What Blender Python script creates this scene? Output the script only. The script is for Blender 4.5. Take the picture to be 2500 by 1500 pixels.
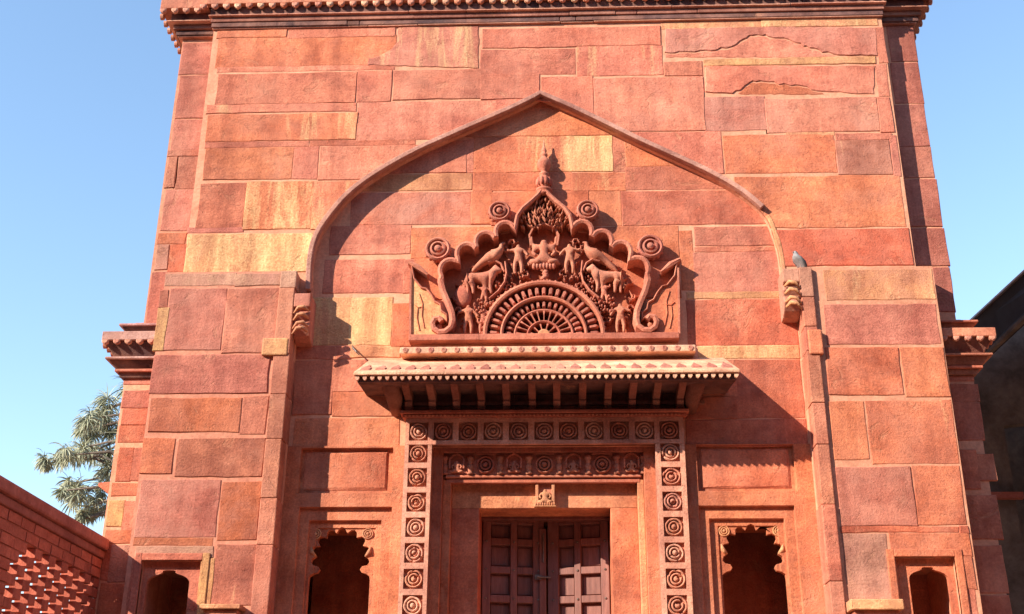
import bpy, bmesh, math, random
from mathutils import Vector, Matrix, noise
R_ = math.radians
rnd = random.Random(7)
scene = bpy.context.scene
for o in list(bpy.data.objects):
    bpy.data.objects.remove(o)
col = scene.collection

# ------------------------------------------------------------------ camera
FPX = 2900.0
PITCH, YAW, ROLL = R_(22.97), R_(-2.48), R_(.41)
CAM = Vector((0.14, -10.0, 1.6))
CF = Vector((math.sin(YAW)*math.cos(PITCH), math.cos(YAW)*math.cos(PITCH), math.sin(PITCH)))
_r = Vector((math.cos(YAW), -math.sin(YAW), 0)); _u = _r.cross(CF)
CR = math.cos(ROLL)*_r + math.sin(ROLL)*_u
CU = -math.sin(ROLL)*_r + math.cos(ROLL)*_u
cd = bpy.data.cameras.new('camera'); cam = bpy.data.objects.new('camera', cd); col.objects.link(cam)
cd.sensor_width = 36; cd.lens = FPX/2500*36; cd.clip_end = 3000; cd.clip_start = .05
cam.matrix_world = Matrix(((CR.x, CU.x, -CF.x, CAM.x), (CR.y, CU.y, -CF.y, CAM.y), (CR.z, CU.z, -CF.z, CAM.z), (0, 0, 0, 1)))
scene.camera = cam
# ------------------------------------------------------------------ sky, sun, exposure
TX, TZ = 1.43, .92                                   # light travels (TX, 1, -TZ)
sun_dir = Vector((-TX, -1, TZ)).normalized()
EL = math.asin(sun_dir.z); AZ = math.atan2(sun_dir.x, sun_dir.y)
world = bpy.data.worlds.new('World'); scene.world = world; world.use_nodes = True
wn = world.node_tree; wn.nodes.clear()
sky = wn.nodes.new('ShaderNodeTexSky'); sky.sky_type = 'NISHITA'; sky.sun_disc = False
sky.sun_elevation = EL; sky.sun_rotation = AZ
sky.air_density = 1.3; sky.dust_density = .0; sky.ozone_density = 2.6
bg = wn.nodes.new('ShaderNodeBackground'); bg.inputs[1].default_value = .135
wo = wn.nodes.new('ShaderNodeOutputWorld')
wn.links.new(sky.outputs[0], bg.inputs[0]); wn.links.new(bg.outputs[0], wo.inputs[0])
sl = bpy.data.lights.new('sun', 'SUN'); sl.energy = 4.4; sl.angle = R_(.53); sl.color = (1, .88, .735)
sun = bpy.data.objects.new('sun', sl); col.objects.link(sun)
sun.rotation_euler = sun_dir.to_track_quat('Z', 'Y').to_euler(); sun.location = (-8, -8, 14)
vs = scene.view_settings; vs.view_transform = 'Standard'; vs.look = 'None'; vs.gamma = 1; vs.exposure = 1.18
vs.use_curve_mapping = False

# ------------------------------------------------------------------ pixel -> point on a vertical plane y = Y
def at(px, py, Y=0.0):
    d = CR*(px-1250) + CU*(750-py) + CF*FPX
    return CAM + d*((Y-CAM.y)/d.y)
KD = 2500/2473.0
def q(px, py, Y=0.0):
    p = at(px, py, Y); return (p.x, p.z)
def zat(py, Y=0.0, px=1331): return at(px, py, Y).z
def xat(px, Y=0.0, py=1100): return at(px, py, Y).x
def rect(x0, y0, x1, y1, Y=0.0):
    ym, xm = (y0+y1)/2, (x0+x1)/2
    return at(x0, ym, Y).x, at(xm, y1, Y).z, at(x1, ym, Y).x, at(xm, y0, Y).z     # xa, za, xb, zb

# ------------------------------------------------------------------ materials
def nt(name):
    m = bpy.data.materials.new(name); m.use_nodes = True
    t = m.node_tree; t.nodes.clear()
    o = t.nodes.new('ShaderNodeOutputMaterial'); b = t.nodes.new('ShaderNodeBsdfPrincipled')
    t.links.new(b.outputs[0], o.inputs[0])
    return m, t, b
def N(t, kind, **kw):
    n = t.nodes.new(kind)
    for k, v in kw.items():
        if k.startswith('i_'): n.inputs[int(k[2:]) if k[2:].isdigit() else k[2:]].default_value = v
        else: setattr(n, k, v)
    return n
def mixc(t, fac, a, b, mode='MIX'):
    n = N(t, 'ShaderNodeMix', data_type='RGBA', blend_type=mode)
    for sock, val in ((n.inputs[0], fac), (n.inputs[6], a), (n.inputs[7], b)):
        if isinstance(val, bpy.types.NodeSocket): t.links.new(val, sock)
        elif isinstance(val, (int, float)): sock.default_value = val
        else: sock.default_value = (*val, 1)
    return n.outputs[2]
def ramp(t, src, p0, p1, v0=0.0, v1=1.0):
    n = N(t, 'ShaderNodeMapRange', clamp=True)
    t.links.new(src, n.inputs[0])
    for k, v in ((1, p0), (2, p1), (3, v0), (4, v1)): n.inputs[k].default_value = v
    return n.outputs[0]
def math_(t, op, a, b=None):
    n = N(t, 'ShaderNodeMath', operation=op)
    for i, v in enumerate((a, b)):
        if v is None: continue
        if isinstance(v, bpy.types.NodeSocket): t.links.new(v, n.inputs[i])
        else: n.inputs[i].default_value = v
    return n.outputs[0]
def noise_tex(t, vec, scale, detail=4, rough=.6, dist=0.0):
    n = N(t, 'ShaderNodeTexNoise'); n.inputs['Scale'].default_value = scale; n.inputs['Detail'].default_value = detail
    n.inputs['Roughness'].default_value = rough; n.inputs['Distortion'].default_value = dist
    if vec is not None: t.links.new(vec, n.inputs['Vector'])
    return n.outputs[0]

def sandstone(name, tooled=1.0, dirt=.5, bump=1.0):
    """one stone: base colour from the object's own colour; cream veins from its 'vein' and grey weathering from its 'wear' property"""
    m, t, b = nt(name)
    oi = N(t, 'ShaderNodeObjectInfo'); tc = N(t, 'ShaderNodeTexCoord')
    off = N(t, 'ShaderNodeVectorMath', operation='SCALE'); off.inputs[0].default_value = (37, 11, 53)
    t.links.new(oi.outputs['Random'], off.inputs['Scale'])
    add = N(t, 'ShaderNodeVectorMath', operation='ADD'); t.links.new(tc.outputs['Object'], add.inputs[0]); t.links.new(off.outputs[0], add.inputs[1])
    v = add.outputs[0]
    big = noise_tex(t, v, 1.7, 5, .62, .4); mid = noise_tex(t, v, 9, 5, .65); fine = noise_tex(t, v, 55, 4, .7); grain = noise_tex(t, v, 190, 2, .6)
    c = oi.outputs['Color']
    c = mixc(t, 1.0, c, mixc(t, ramp(t, big, .3, .7), (.66, .56, .58), (1.30, 1.42, 1.40)), 'MULTIPLY')
    c = mixc(t, .9, c, mixc(t, ramp(t, mid, .3, .72), (.80, .76, .76), (1.2, 1.24, 1.22)), 'MULTIPLY')
    c = mixc(t, .8, c, mixc(t, ramp(t, fine, .3, .7), (.68, .62, .62), (1.28, 1.34, 1.34)), 'MULTIPLY')
    # patches where the crust has flaked to a paler core
    fl = noise_tex(t, v, 3.3, 8, .72, .8)
    c = mixc(t, math_(t, 'MULTIPLY', ramp(t, fl, .60, .68), .42), c, (.64, .31, .175))
    bm_ = N(t, 'ShaderNodeMapping'); t.links.new(v, bm_.inputs[0]); bm_.inputs['Scale'].default_value = (1.0, 1.0, 6); bm_.inputs['Rotation'].default_value = (0, R_(4), 0)
    bed = noise_tex(t, bm_.outputs[0], 2.4, 5, .6, .6)
    c = mixc(t, .55, c, mixc(t, ramp(t, bed, .30, .70), (.82, .78, .77), (1.14, 1.18, 1.18)), 'MULTIPLY')
    tm = N(t, 'ShaderNodeMapping'); t.links.new(v, tm.inputs[0]); tm.inputs['Rotation'].default_value = (0, R_(38), 0); tm.inputs['Scale'].default_value = (1.2, 1, 7)
    tool = noise_tex(t, tm.outputs[0], 9, 3, .6, .2)
    # grey-mauve weather film
    wv = N(t, 'ShaderNodeAttribute', attribute_type='OBJECT', attribute_name='wear')
    wf = noise_tex(t, v, 2.3, 6, .7, .6)
    c = mixc(t, math_(t, 'MULTIPLY', ramp(t, wf, .38, .66), wv.outputs['Fac']), c, (.58, .27, .195))
    # cream veins: stretched, slanted noise
    mp = N(t, 'ShaderNodeMapping'); t.links.new(v, mp.inputs[0]); mp.inputs['Rotation'].default_value = (0, R_(22), 0); mp.inputs['Scale'].default_value = (4.2, 1, .55)
    vn = noise_tex(t, mp.outputs[0], 1.5, 6, .68, .5)
    va = N(t, 'ShaderNodeAttribute', attribute_type='OBJECT', attribute_name='vein')
    vs_ = N(t, 'ShaderNodeAttribute', attribute_type='OBJECT', attribute_name='vein_side')
    sx = N(t, 'ShaderNodeSeparateXYZ'); t.links.new(tc.outputs['Generated'], sx.inputs[0])
    bias = math_(t, 'MULTIPLY', math_(t, 'SUBTRACT', sx.outputs[0], .5), vs_.outputs['Fac'])
    thr = math_(t, 'SUBTRACT', ramp(t, va.outputs['Fac'], 0, 1, .78, .30), bias)
    vf = ramp(t, math_(t, 'SUBTRACT', math_(t, 'ADD', vn, math_(t, 'MULTIPLY', math_(t, 'SUBTRACT', fine, .5), .16)), thr), -.06, .22)
    vf = math_(t, 'MULTIPLY', vf, ramp(t, va.outputs['Fac'], 0.0, .05))
    c = mixc(t, math_(t, 'MULTIPLY', vf, .92), c, mixc(t, ramp(t, fine, .35, .65), (.76, .45, .19), (.90, .68, .34)))
    # soot and dirt in pits
    pit = noise_tex(t, v, 24, 6, .75)
    c = mixc(t, math_(t, 'MULTIPLY', ramp(t, pit, .63, .74), dirt), c, (.13, .055, .04))
    sm = N(t, 'ShaderNodeMapping'); g_ = N(t, 'ShaderNodeNewGeometry'); t.links.new(g_.outputs['Position'], sm.inputs[0]); sm.inputs['Scale'].default_value = (5, 5, .45)
    rs = noise_tex(t, sm.outputs[0], 1.0, 6, .65, .3)
    c = mixc(t, 1.0, c, mixc(t, ramp(t, rs, .28, .62), (.70, .62, .62), (1.06, 1.06, 1.06)), 'MULTIPLY')
    ps = noise_tex(t, g_.outputs['Position'], .9, 7, .7, .5)
    c = mixc(t, math_(t, 'MULTIPLY', ramp(t, ps, .50, .70), .40), c, (.67, .31, .20))
    t.links.new(c, b.inputs['Base Color'])
    b.inputs['Roughness'].default_value = .9
    b.inputs['Specular IOR Level'].default_value = .25
    h = math_(t, 'ADD', math_(t, 'MULTIPLY', mid, .28), math_(t, 'ADD', math_(t, 'MULTIPLY', fine, .36*tooled), math_(t, 'MULTIPLY', grain, .20*tooled)))
    h = math_(t, 'ADD', h, math_(t, 'MULTIPLY', ramp(t, pit, .60, .74), -.25))
    h = math_(t, 'ADD', h, math_(t, 'ADD', math_(t, 'MULTIPLY', bed, .07), math_(t, 'MULTIPLY', tool, .12*tooled)))
    h = math_(t, 'ADD', h, math_(t, 'MULTIPLY', ramp(t, fl, .58, .66), -.28))
    bp = N(t, 'ShaderNodeBump'); bp.inputs['Strength'].default_value = .85*bump; bp.inputs['Distance'].default_value = .022
    t.links.new(h, bp.inputs['Height']); t.links.new(bp.outputs[0], b.inputs['Normal'])
    return m
STONE = sandstone('tooled_sandstone')
CARVED = sandstone('carved_sandstone', .8, .75, .85)

def simple(name, c0, c1, scale=8, rough=.85, bump=.4, dist=.01, metal=0.0, stretch=None, detail=6):
    m, t, b = nt(name); tc = N(t, 'ShaderNodeTexCoord'); oi = N(t, 'ShaderNodeObjectInfo')
    off = N(t, 'ShaderNodeVectorMath', operation='SCALE'); off.inputs[0].default_value = (17, 31, 23); t.links.new(oi.outputs['Random'], off.inputs['Scale'])
    add = N(t, 'ShaderNodeVectorMath', operation='ADD'); t.links.new(tc.outputs['Object'], add.inputs[0]); t.links.new(off.outputs[0], add.inputs[1])
    v = add.outputs[0]
    if stretch:
        mp = N(t, 'ShaderNodeMapping'); mp.inputs['Scale'].default_value = stretch; t.links.new(v, mp.inputs[0]); v = mp.outputs[0]
    n1 = noise_tex(t, v, scale, detail, .68, .3); n2 = noise_tex(t, v, scale*7, 4, .65)
    c = mixc(t, ramp(t, n1, .3, .7), c0, c1)
    c = mixc(t, .6, c, mixc(t, ramp(t, n2, .3, .7), (.72, .72, .72), (1.25, 1.25, 1.25)), 'MULTIPLY')
    c = mixc(t, 1.0, c, mixc(t, oi.outputs['Random'], (.84, .82, .82), (1.14, 1.14, 1.14)), 'MULTIPLY')
    t.links.new(c, b.inputs['Base Color']); b.inputs['Roughness'].default_value = rough; b.inputs['Metallic'].default_value = metal
    h = math_(t, 'ADD', math_(t, 'MULTIPLY', n1, .5), math_(t, 'MULTIPLY', n2, .4))
    bp = N(t, 'ShaderNodeBump'); bp.inputs['Strength'].default_value = bump; bp.inputs['Distance'].default_value = dist
    t.links.new(h, bp.inputs['Height']); t.links.new(bp.outputs[0], b.inputs['Normal'])
    return m
MORTAR = simple('lime_mortar', (.56, .22, .125), (.72, .36, .22), 5, .95, .8, .012)
WOOD = simple('painted_wood', (.15, .047, .034), (.29, .112, .082), 5, .5, .35, .004, stretch=(6, 6, .6))
IRON = simple('dull_iron', (.12, .10, .09), (.34, .28, .24), 30, .42, .2, .002, .7)
BRICK = simple('red_brick', (.36, .080, .046), (.56, .16, .095), 9, .92, .9, .012)
BMORT = simple('brick_mortar', (.34, .10, .065), (.48, .17, .11), 9, .95, .8, .01)
MORTAR_D = simple('dark_mortar', (.46, .165, .10), (.60, .26, .165), 5, .95, .8, .012)  # darker mortar, used on the left pier
COPING = simple('coping_plaster', (.26, .075, .055), (.44, .15, .105), 4, .95, .8, .012)
ROOF = simple('dark_sheet_metal', (.010, .010, .016), (.028, .026, .036), 3, .85, .25, .004, .0)
ZINC = simple('pale_metal_trim', (.45, .46, .48), (.62, .63, .66), 5, .4, .2, .003, .3)
CONC = simple('stained_concrete', (.045, .034, .027), (.17, .145, .12), 2.2, .92, .6, .01)
PAVE = simple('red_sand_paving', (.30, .165, .105), (.42, .235, .155), 1.1, .95, .5, .01)
BARK = simple('grey_bark', (.11, .085, .065), (.22, .17, .13), 6, .95, 1, .02, stretch=(1, 1, .25))
LEAF = simple('grey_green_leaf', (.13, .145, .08), (.42, .42, .27), 1.6, .6, .1, .003)
GREYF = simple('pigeon_feather', (.17, .165, .165), (.34, .32, .32), 10, .7, .3, .003)
DARKF = simple('pigeon_dark_feather', (.05, .05, .055), (.11, .115, .12), 10, .7, .3, .003)
HORN = simple('beak_and_feet', (.25, .12, .10), (.35, .2, .16), 10, .6, .2, .002)

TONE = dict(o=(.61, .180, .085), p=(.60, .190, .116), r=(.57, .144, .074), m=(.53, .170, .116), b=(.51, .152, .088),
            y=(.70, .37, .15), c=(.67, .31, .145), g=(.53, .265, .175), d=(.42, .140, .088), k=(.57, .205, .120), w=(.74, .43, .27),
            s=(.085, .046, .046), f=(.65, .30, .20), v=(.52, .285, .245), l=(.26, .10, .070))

# ------------------------------------------------------------------ mesh building
class MB:
    def __init__(s): s.v = []; s.f = []
    def add(s, vs, fs):
        n = len(s.v); s.v += [tuple(p) for p in vs]; s.f += [tuple(i+n for i in f) for f in fs]; return s
    def box(s, x0, x1, y0, y1, z0, z1):
        return s.add([(x0, y0, z0), (x1, y0, z0), (x1, y1, z0), (x0, y1, z0), (x0, y0, z1), (x1, y0, z1), (x1, y1, z1), (x0, y1, z1)],
                     [(0, 1, 5, 4), (1, 2, 6, 5), (2, 3, 7, 6), (3, 0, 4, 7), (4, 5, 6, 7), (3, 2, 1, 0)])
    def prism(s, poly, y0, y1):
        n = len(poly); k = range(n)
        return s.add([(x, y0, z) for x, z in poly]+[(x, y1, z) for x, z in poly],
                     [tuple(k), tuple(reversed([i+n for i in k]))]+[(i, i+n, (i+1) % n+n, (i+1) % n) for i in k])
    def prism_x(s, poly, x0, x1):                    # polygon in (y, z) extruded along x
        n = len(poly); k = range(n)
        return s.add([(x0, y, z) for y, z in poly]+[(x1, y, z) for y, z in poly],
                     [tuple(k), tuple(reversed([i+n for i in k]))]+[(i, i+n, (i+1) % n+n, (i+1) % n) for i in k])
    def ribbon(s, pts, w, y0, y1, closed=False, ridge=0.0):
        """band of rectangular section along a path in the x-z plane, front at y0"""
        n = len(pts); L = []
        for i in range(n):
            a = pts[(i-1) % n] if (closed or i > 0) else pts[i]
            b = pts[(i+1) % n] if (closed or i < n-1) else pts[i]
            dx, dz = b[0]-a[0], b[1]-a[1]; l = math.hypot(dx, dz) or 1
            nx, nz = -dz/l, dx/l; ww = w[i] if isinstance(w, (list, tuple)) else w
            x, z = pts[i]
            L.append([(x+nx*ww/2, y1, z+nz*ww/2), (x+nx*ww/2, y0+ridge, z+nz*ww/2), (x, y0, z), (x-nx*ww/2, y0+ridge, z-nz*ww/2), (x-nx*ww/2, y1, z-nz*ww/2)])
        fs = []
        m = n if closed else n-1
        for i in range(m):
            j = (i+1) % n
            for k in range(4): fs.append((i*5+k, j*5+k, j*5+k+1, i*5+k+1))
            fs.append((i*5+4, j*5+4, j*5, i*5))
        if not closed:
            fs.append((0, 1, 2, 3, 4)); e = (n-1)*5; fs.append((e+4, e+3, e+2, e+1, e))
        return s.add([p for r in L for p in r], fs)
    def lathe(s, prof, c=(0, 0, 0), n=20, axis='y'):
        vs = []; fs = []
        for r, h in prof:
            for i in range(n):
                a = 2*math.pi*i/n
                vs.append((c[0]+r*math.cos(a), c[1]+h, c[2]+r*math.sin(a)) if axis == 'y' else (c[0]+r*math.cos(a), c[1]+r*math.sin(a), c[2]+h))
        for k in range(len(prof)-1):
            for i in range(n):
                j = (i+1) % n; fs.append((k*n+i, k*n+j, (k+1)*n+j, (k+1)*n+i))
        fs.append(tuple(range(n))); fs.append(tuple((len(prof)-1)*n+i for i in reversed(range(n))))
        return s.add(vs, fs)
    def ell(s, c, r, n=10, m=6):
        vs = []; fs = []
        for k in range(1, m):
            a = math.pi*k/m
            for i in range(n):
                b = 2*math.pi*i/n
                vs.append((c[0]+r[0]*math.sin(a)*math.cos(b), c[1]+r[1]*math.sin(a)*math.sin(b), c[2]+r[2]*math.cos(a)))
        t = len(vs); vs += [(c[0], c[1], c[2]+r[2]), (c[0], c[1], c[2]-r[2])]
        for k in range(m-2):
            for i in range(n):
                j = (i+1) % n; fs.append((k*n+i, k*n+j, (k+1)*n+j, (k+1)*n+i))
        for i in range(n):
            j = (i+1) % n; fs.append((t, j, i)); fs.append((t+1, (m-2)*n+i, (m-2)*n+j))
        return s.add(vs, fs)
    def tube(s, path, rad, n=8):
        vs = []; fs = []; P = [Vector(p) for p in path]
        for i, p in enumerate(P):
            d = (P[min(i+1, len(P)-1)]-P[max(i-1, 0)]).normalized()
            a = d.cross(Vector((0, 1, 0)) if abs(d.y) < .9 else Vector((1, 0, 0))).normalized(); b = d.cross(a)
            r = rad[i] if isinstance(rad, (list, tuple)) else rad
            for k in range(n):
                t = 2*math.pi*k/n; vs.append(p+a*(r*math.cos(t))+b*(r*math.sin(t)))
        for i in range(len(P)-1):
            for k in range(n):
                j = (k+1) % n; fs.append((i*n+k, i*n+j, (i+1)*n+j, (i+1)*n+k))
        fs.append(tuple(range(n))); fs.append(tuple((len(P)-1)*n+k for k in reversed(range(n))))
        return s.add(vs, fs)
    def mesh(s, name, smooth=False):
        me = bpy.data.meshes.new(name); me.from_pydata(s.v, [], s.f)
        bm = bmesh.new(); bm.from_mesh(me); bmesh.ops.recalc_face_normals(bm, faces=bm.faces); bm.to_mesh(me); bm.free()
        if smooth:
            for p in me.polygons: p.use_smooth = True
        return me
    def build(s, name, mat, parent=None, tone='p', smooth=False, bevel=0.0, **kw):
        return obj(name, s.mesh(name, smooth), mat, parent, tone, bevel, **kw)
def jit(c, a=.085):
    k = 1+rnd.uniform(-a, a); h = rnd.uniform(-.08, .08); return tuple(max(.01, x*k*f_) for x, f_ in zip(c, (1, 1+h, 1+h*.8+rnd.uniform(-.035, .035))))
def obj(name, me, mat, parent=None, tone='p', bevel=0.0, vein=0.0, wear=.25, vside=0.0, loc=None, rot=None, scl=None):
    o = bpy.data.objects.new(name, me); col.objects.link(o)
    if mat and not me.materials: me.materials.append(mat)
    c = TONE[tone] if isinstance(tone, str) else tone
    o.color = (*jit(c), 1); o['vein'] = float(vein); o['wear'] = float(wear); o['vein_side'] = float(vside)
    if parent: o.parent = parent
    if loc: o.location = loc
    if rot: o.rotation_euler = rot
    if scl: o.scale = scl
    if bevel:
        m = o.modifiers.new('edge_wear', 'BEVEL'); m.width = bevel; m.segments = 2; m.limit_method = 'ANGLE'; m.angle_limit = R_(40)
    return o
def empty(name, loc=(0, 0, 0)):
    e = bpy.data.objects.new(name, None); col.objects.link(e); e.location = loc; return e
def tag(o, label, cat=None, group=None, kind=None):
    if label: o['label'] = label
    if cat: o['category'] = cat
    if group: o['group'] = group
    if kind: o['kind'] = kind
    return o
def cut(o, cutters):
    """apply exact booleans with prism cutters"""
    for cme in cutters:
        c = bpy.data.objects.new('cutter', cme); col.objects.link(c)
        md = o.modifiers.new('cut', 'BOOLEAN'); md.operation = 'DIFFERENCE'; md.solver = 'EXACT'; md.object = c
        dg = bpy.context.evaluated_depsgraph_get(); dg.update()
        me = bpy.data.meshes.new_from_object(o.evaluated_get(dg)); old = o.data
        o.modifiers.clear(); o.data = me; me.name = o.name
        bpy.data.objects.remove(c); bpy.data.meshes.remove(old)
    return o
def skin(name, J, E, rad, sub=1):
    """one continuous body grown over a joint graph"""
    me = bpy.data.meshes.new(name); me.from_pydata(J, E, []); o = bpy.data.objects.new(name, me); col.objects.link(o)
    o.modifiers.new('skin', 'SKIN'); sv = me.skin_vertices[0].data
    for i, r in enumerate(rad): sv[i].radius = (r, r); sv[i].use_root = (i == 0)
    s = o.modifiers.new('sub', 'SUBSURF'); s.levels = sub; s.render_levels = sub
    dg = bpy.context.evaluated_depsgraph_get(); dg.update()
    out = bpy.data.meshes.new_from_object(o.evaluated_get(dg)); out.name = name
    bpy.data.objects.remove(o); bpy.data.meshes.remove(me)
    for p in out.polygons: p.use_smooth = True
    return out

# ------------------------------------------------------------------ setting
g = MB().box(-400, 400, -400, 800, -.5, 0).build('ground', PAVE); g['kind'] = 'structure'
# unseen blocks added behind and beside the viewer to cut sky fill and ground bounce
BLOCKER = simple('blocker_masonry', (.16, .065, .045), (.27, .115, .08), 1.5, .95, .6, .02)
def light_blocker(x0, x1, y0, y1, h):
    o = MB().box(x0, x1, y0, y1, 0, h).box(x0-.25, x1+.25, y0-.25, y1+.25, h-.9, h-.5).box(x0-.15, x1+.15, y0-.15, y1+.15, h*.5, h*.5+.3).build('light_blocker', BLOCKER); o['kind'] = 'structure'
    n = int((x1-x0)/1.2) if x1-x0 > y1-y0 else int((y1-y0)/1.2)
    m = MB()
    for i in range(n):                                 # battlements on the added blocker
        if x1-x0 > y1-y0: m.box(x0+1.2*i+.2, x0+1.2*i+.95, y1-.5, y1, h, h+.9)
        else: m.box((x1-.5 if x0 < 0 else x0), (x1 if x0 < 0 else x0+.5), y0+1.2*i+.2, y0+1.2*i+.95, h, h+.9)
    m.build('blocker_battlement', BLOCKER, o)
light_blocker(-32, 26, -26, -20, 13.5)
light_blocker(18, 24, -19.6, -1, 10)
light_blocker(-29, -23, -19.6, -2, 9)

gate = tag(empty('gateway_building'), 'tall red sandstone gateway with a pointed arch, carved panel and wooden door', 'building')

# depths of the planes (y grows away from the camera)
YB, YM, YP, YS, YC = 0.0, -.08, -.215, -.25, .06      # recess wall, main wall, pier face, jamb strip, corner blocks
DEEP = 4.0

# ---- stone blocks
def outline(xa, za, xb, zb, j=.005):
    pts = []
    for (ax, az), (bx, bz) in (((xa, za), (xb, za)), ((xb, za), (xb, zb)), ((xb, zb), (xa, zb)), ((xa, zb), (xa, za))):
        n = max(1, int(math.hypot(bx-ax, bz-az)/.13))
        for i in range(n):
            t = i/n; pts.append((ax+(bx-ax)*t+rnd.uniform(-j, j), az+(bz-az)*t+rnd.uniform(-j, j)))
    return pts
def densify(poly, step=.12, j=.004):
    out = []
    for i, (ax, az) in enumerate(poly):
        bx, bz = poly[(i+1) % len(poly)]; n = max(1, int(math.hypot(bx-ax, bz-az)/step))
        for k in range(n):
            t = k/n; out.append((ax+(bx-ax)*t+rnd.uniform(-j, j), az+(bz-az)*t+rnd.uniform(-j, j)))
    return out
def poly_stone(parent, poly, Y, tone='p', vein=0.0, wear=.25, proud=None, name='stone', edge=.006, mat=None, vside=0.0):
    """a block standing a little proud of the bed behind it, with worn arrises and a slightly tilted face"""
    proud = rnd.uniform(.003, .010) if proud is None else proud
    A = sum(poly[i][0]*poly[(i+1) % len(poly)][1]-poly[(i+1) % len(poly)][0]*poly[i][1] for i in range(len(poly)))
    if A < 0: poly = poly[::-1]
    n = len(poly); cx = sum(p[0] for p in poly)/n; cz = sum(p[1] for p in poly)/n
    ext_ = max(max(abs(p[0]-cx) for p in poly), max(abs(p[1]-cz) for p in poly), .05); ta, tb = [rnd.uniform(-.45, .45)*proud/ext_*.6 for _ in (0, 1)]
    inn = []
    for i in range(n):
        a, b, c = poly[i-1], poly[i], poly[(i+1) % n]
        d1 = Vector((b[0]-a[0], b[1]-a[1])); d2 = Vector((c[0]-b[0], c[1]-b[1]))
        d = (d1.normalized()+d2.normalized()) if d1.length > 1e-6 and d2.length > 1e-6 else d1+d2
        if d.length < 1e-6: d = d1
        nrm = Vector((-d.y, d.x)).normalized(); e = edge*rnd.uniform(.6, 1.5)
        inn.append((b[0]+nrm.x*e, b[1]+nrm.y*e))
    vs = [(x, Y+.02, z) for x, z in poly]+[(x, Y-proud*.45, z) for x, z in poly]
    vs += [(x, Y-proud+ta*(x-cx)+tb*(z-cz)+rnd.uniform(-.0008, .0008), z) for x, z in inn]
    fs = [(i, (i+1) % n, n+(i+1) % n, n+i) for i in range(n)]+[(n+i, n+(i+1) % n, 2*n+(i+1) % n, 2*n+i) for i in range(n)]
    fs.append(tuple(range(2*n, 3*n))); fs.append(tuple(reversed(range(n))))
    return MB().add(vs, fs).build(name, mat or STONE, parent, tone, vein=vein, wear=wear, vside=vside)
def inside(p, poly):
    x, z = p; r = False
    for i in range(len(poly)):
        (ax, az), (bx, bz) = poly[i], poly[i-1]
        if (az > z) != (bz > z) and x < (bx-ax)*(z-az)/(bz-az)+ax: r = not r
    return r
def minus(poly, hole):
    """outline minus a convex hole that bites into it once"""
    n = len(poly); ins = [inside(p, hole) for p in poly]
    if not any(ins): return poly
    if all(ins): return None
    def cross(a, b):
        for _ in range(24):
            m = ((a[0]+b[0])/2, (a[1]+b[1])/2)
            if inside(m, hole): b = m
            else: a = m
        return a
    s = next(i for i in range(n) if not ins[i] and ins[i-1])
    P = poly[s:]+poly[:s]; I = ins[s:]+ins[:s]
    keep = [p for p, k in zip(P, I) if not k]
    first_in = I.index(True)
    e0 = cross(P[first_in-1], P[first_in]); e1 = cross(P[0], P[-1])
    hv = [h for h in hole if inside(h, poly)]
    # hole vertices ordered from e0 to e1
    idx = [i for i, h in enumerate(hole) if inside(h, poly)]
    if idx:
        m = len(hole); k = next((i for i in idx if (i-1) % m not in idx), idx[0]); seq = []
        while k % m in idx and len(seq) < m: seq.append(hole[k % m]); k += 1
        if math.hypot(seq[0][0]-e0[0], seq[0][1]-e0[1]) > math.hypot(seq[-1][0]-e0[0], seq[-1][1]-e0[1]): seq.reverse()
    else: seq = []
    return keep+[e0]+seq+[e1]
def lay(parent, rows, Y, hole=None, mul=1.0, **kw):
    """rows of (x0, y0, x1, y1, tone[, vein[, wear]]) as seen in the photograph, each laid as a block on plane Y"""
    for r in rows:
        x0, y0, x1, y1 = [k*KD for k in r[:4]]
        pl = outline(*rect(x0-3.2, y0-2.6, x1+3.2, y1+2.6, Y))
        if hole:
            pl = minus(pl, hole)
            if not pl or len(pl) < 4: continue
        poly_stone(parent, pl, Y, tuple(k*mul for k in TONE[r[4]]), r[5] if len(r) > 5 else 0, r[6] if len(r) > 6 else .25, vside=r[7] if len(r) > 7 else 0.0, **kw)

# ---- the arch
RIB_D = [(738, 700), (740, 645), (747, 595), (764, 552), (795, 508), (830, 468), (872, 433), (932, 394), (1002, 356), (1082, 320), (1162, 285), (1240, 251), (1305, 219),
         (1380, 251), (1462, 290), (1542, 329), (1622, 365), (1702, 402), (1762, 434), (1812, 467), (1860, 512), (1880, 558), (1893, 600), (1900, 650), (1903, 700)]
RIB = [q(x*KD, y*KD, YM-.05) for x, y in RIB_D]
def smooth_path(pts, sharp, k=4):
    out = []
    for i in range(len(pts)-1):
        p0 = pts[i-1] if i > 0 and i not in sharp else pts[i]; p1 = pts[i]; p2 = pts[i+1]; p3 = pts[i+2] if i+2 < len(pts) and (i+1) not in sharp else pts[i+1]
        for j in range(k):
            t = j/k; a = []
            for d in (0, 1):
                a.append(.5*((2*p1[d])+(-p0[d]+p2[d])*t+(2*p0[d]-5*p1[d]+4*p2[d]-p3[d])*t*t+(-p0[d]+3*p1[d]-3*p2[d]+p3[d])*t**3))
            out.append(tuple(a))
    out.append(pts[-1]); return out
RIB = smooth_path(RIB, {12}, 3)
def inset(pts, d):
    out = []
    for i, p in enumerate(pts):
        a = pts[max(i-1, 0)]; b = pts[min(i+1, len(pts)-1)]; l = math.hypot(b[0]-a[0], b[1]-a[1]) or 1
        out.append((p[0]+(b[1]-a[1])/l*d, p[1]-(b[0]-a[0])/l*d))
    return out
ARCH = inset(RIB, .045)                               # the intrados
ARCH[0] = (ARCH[0][0], zat(720*KD, YM)); 
HOLE = [(ARCH[0][0], 0.0)]+ARCH+[(ARCH[-1][0], 0.0)]
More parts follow.
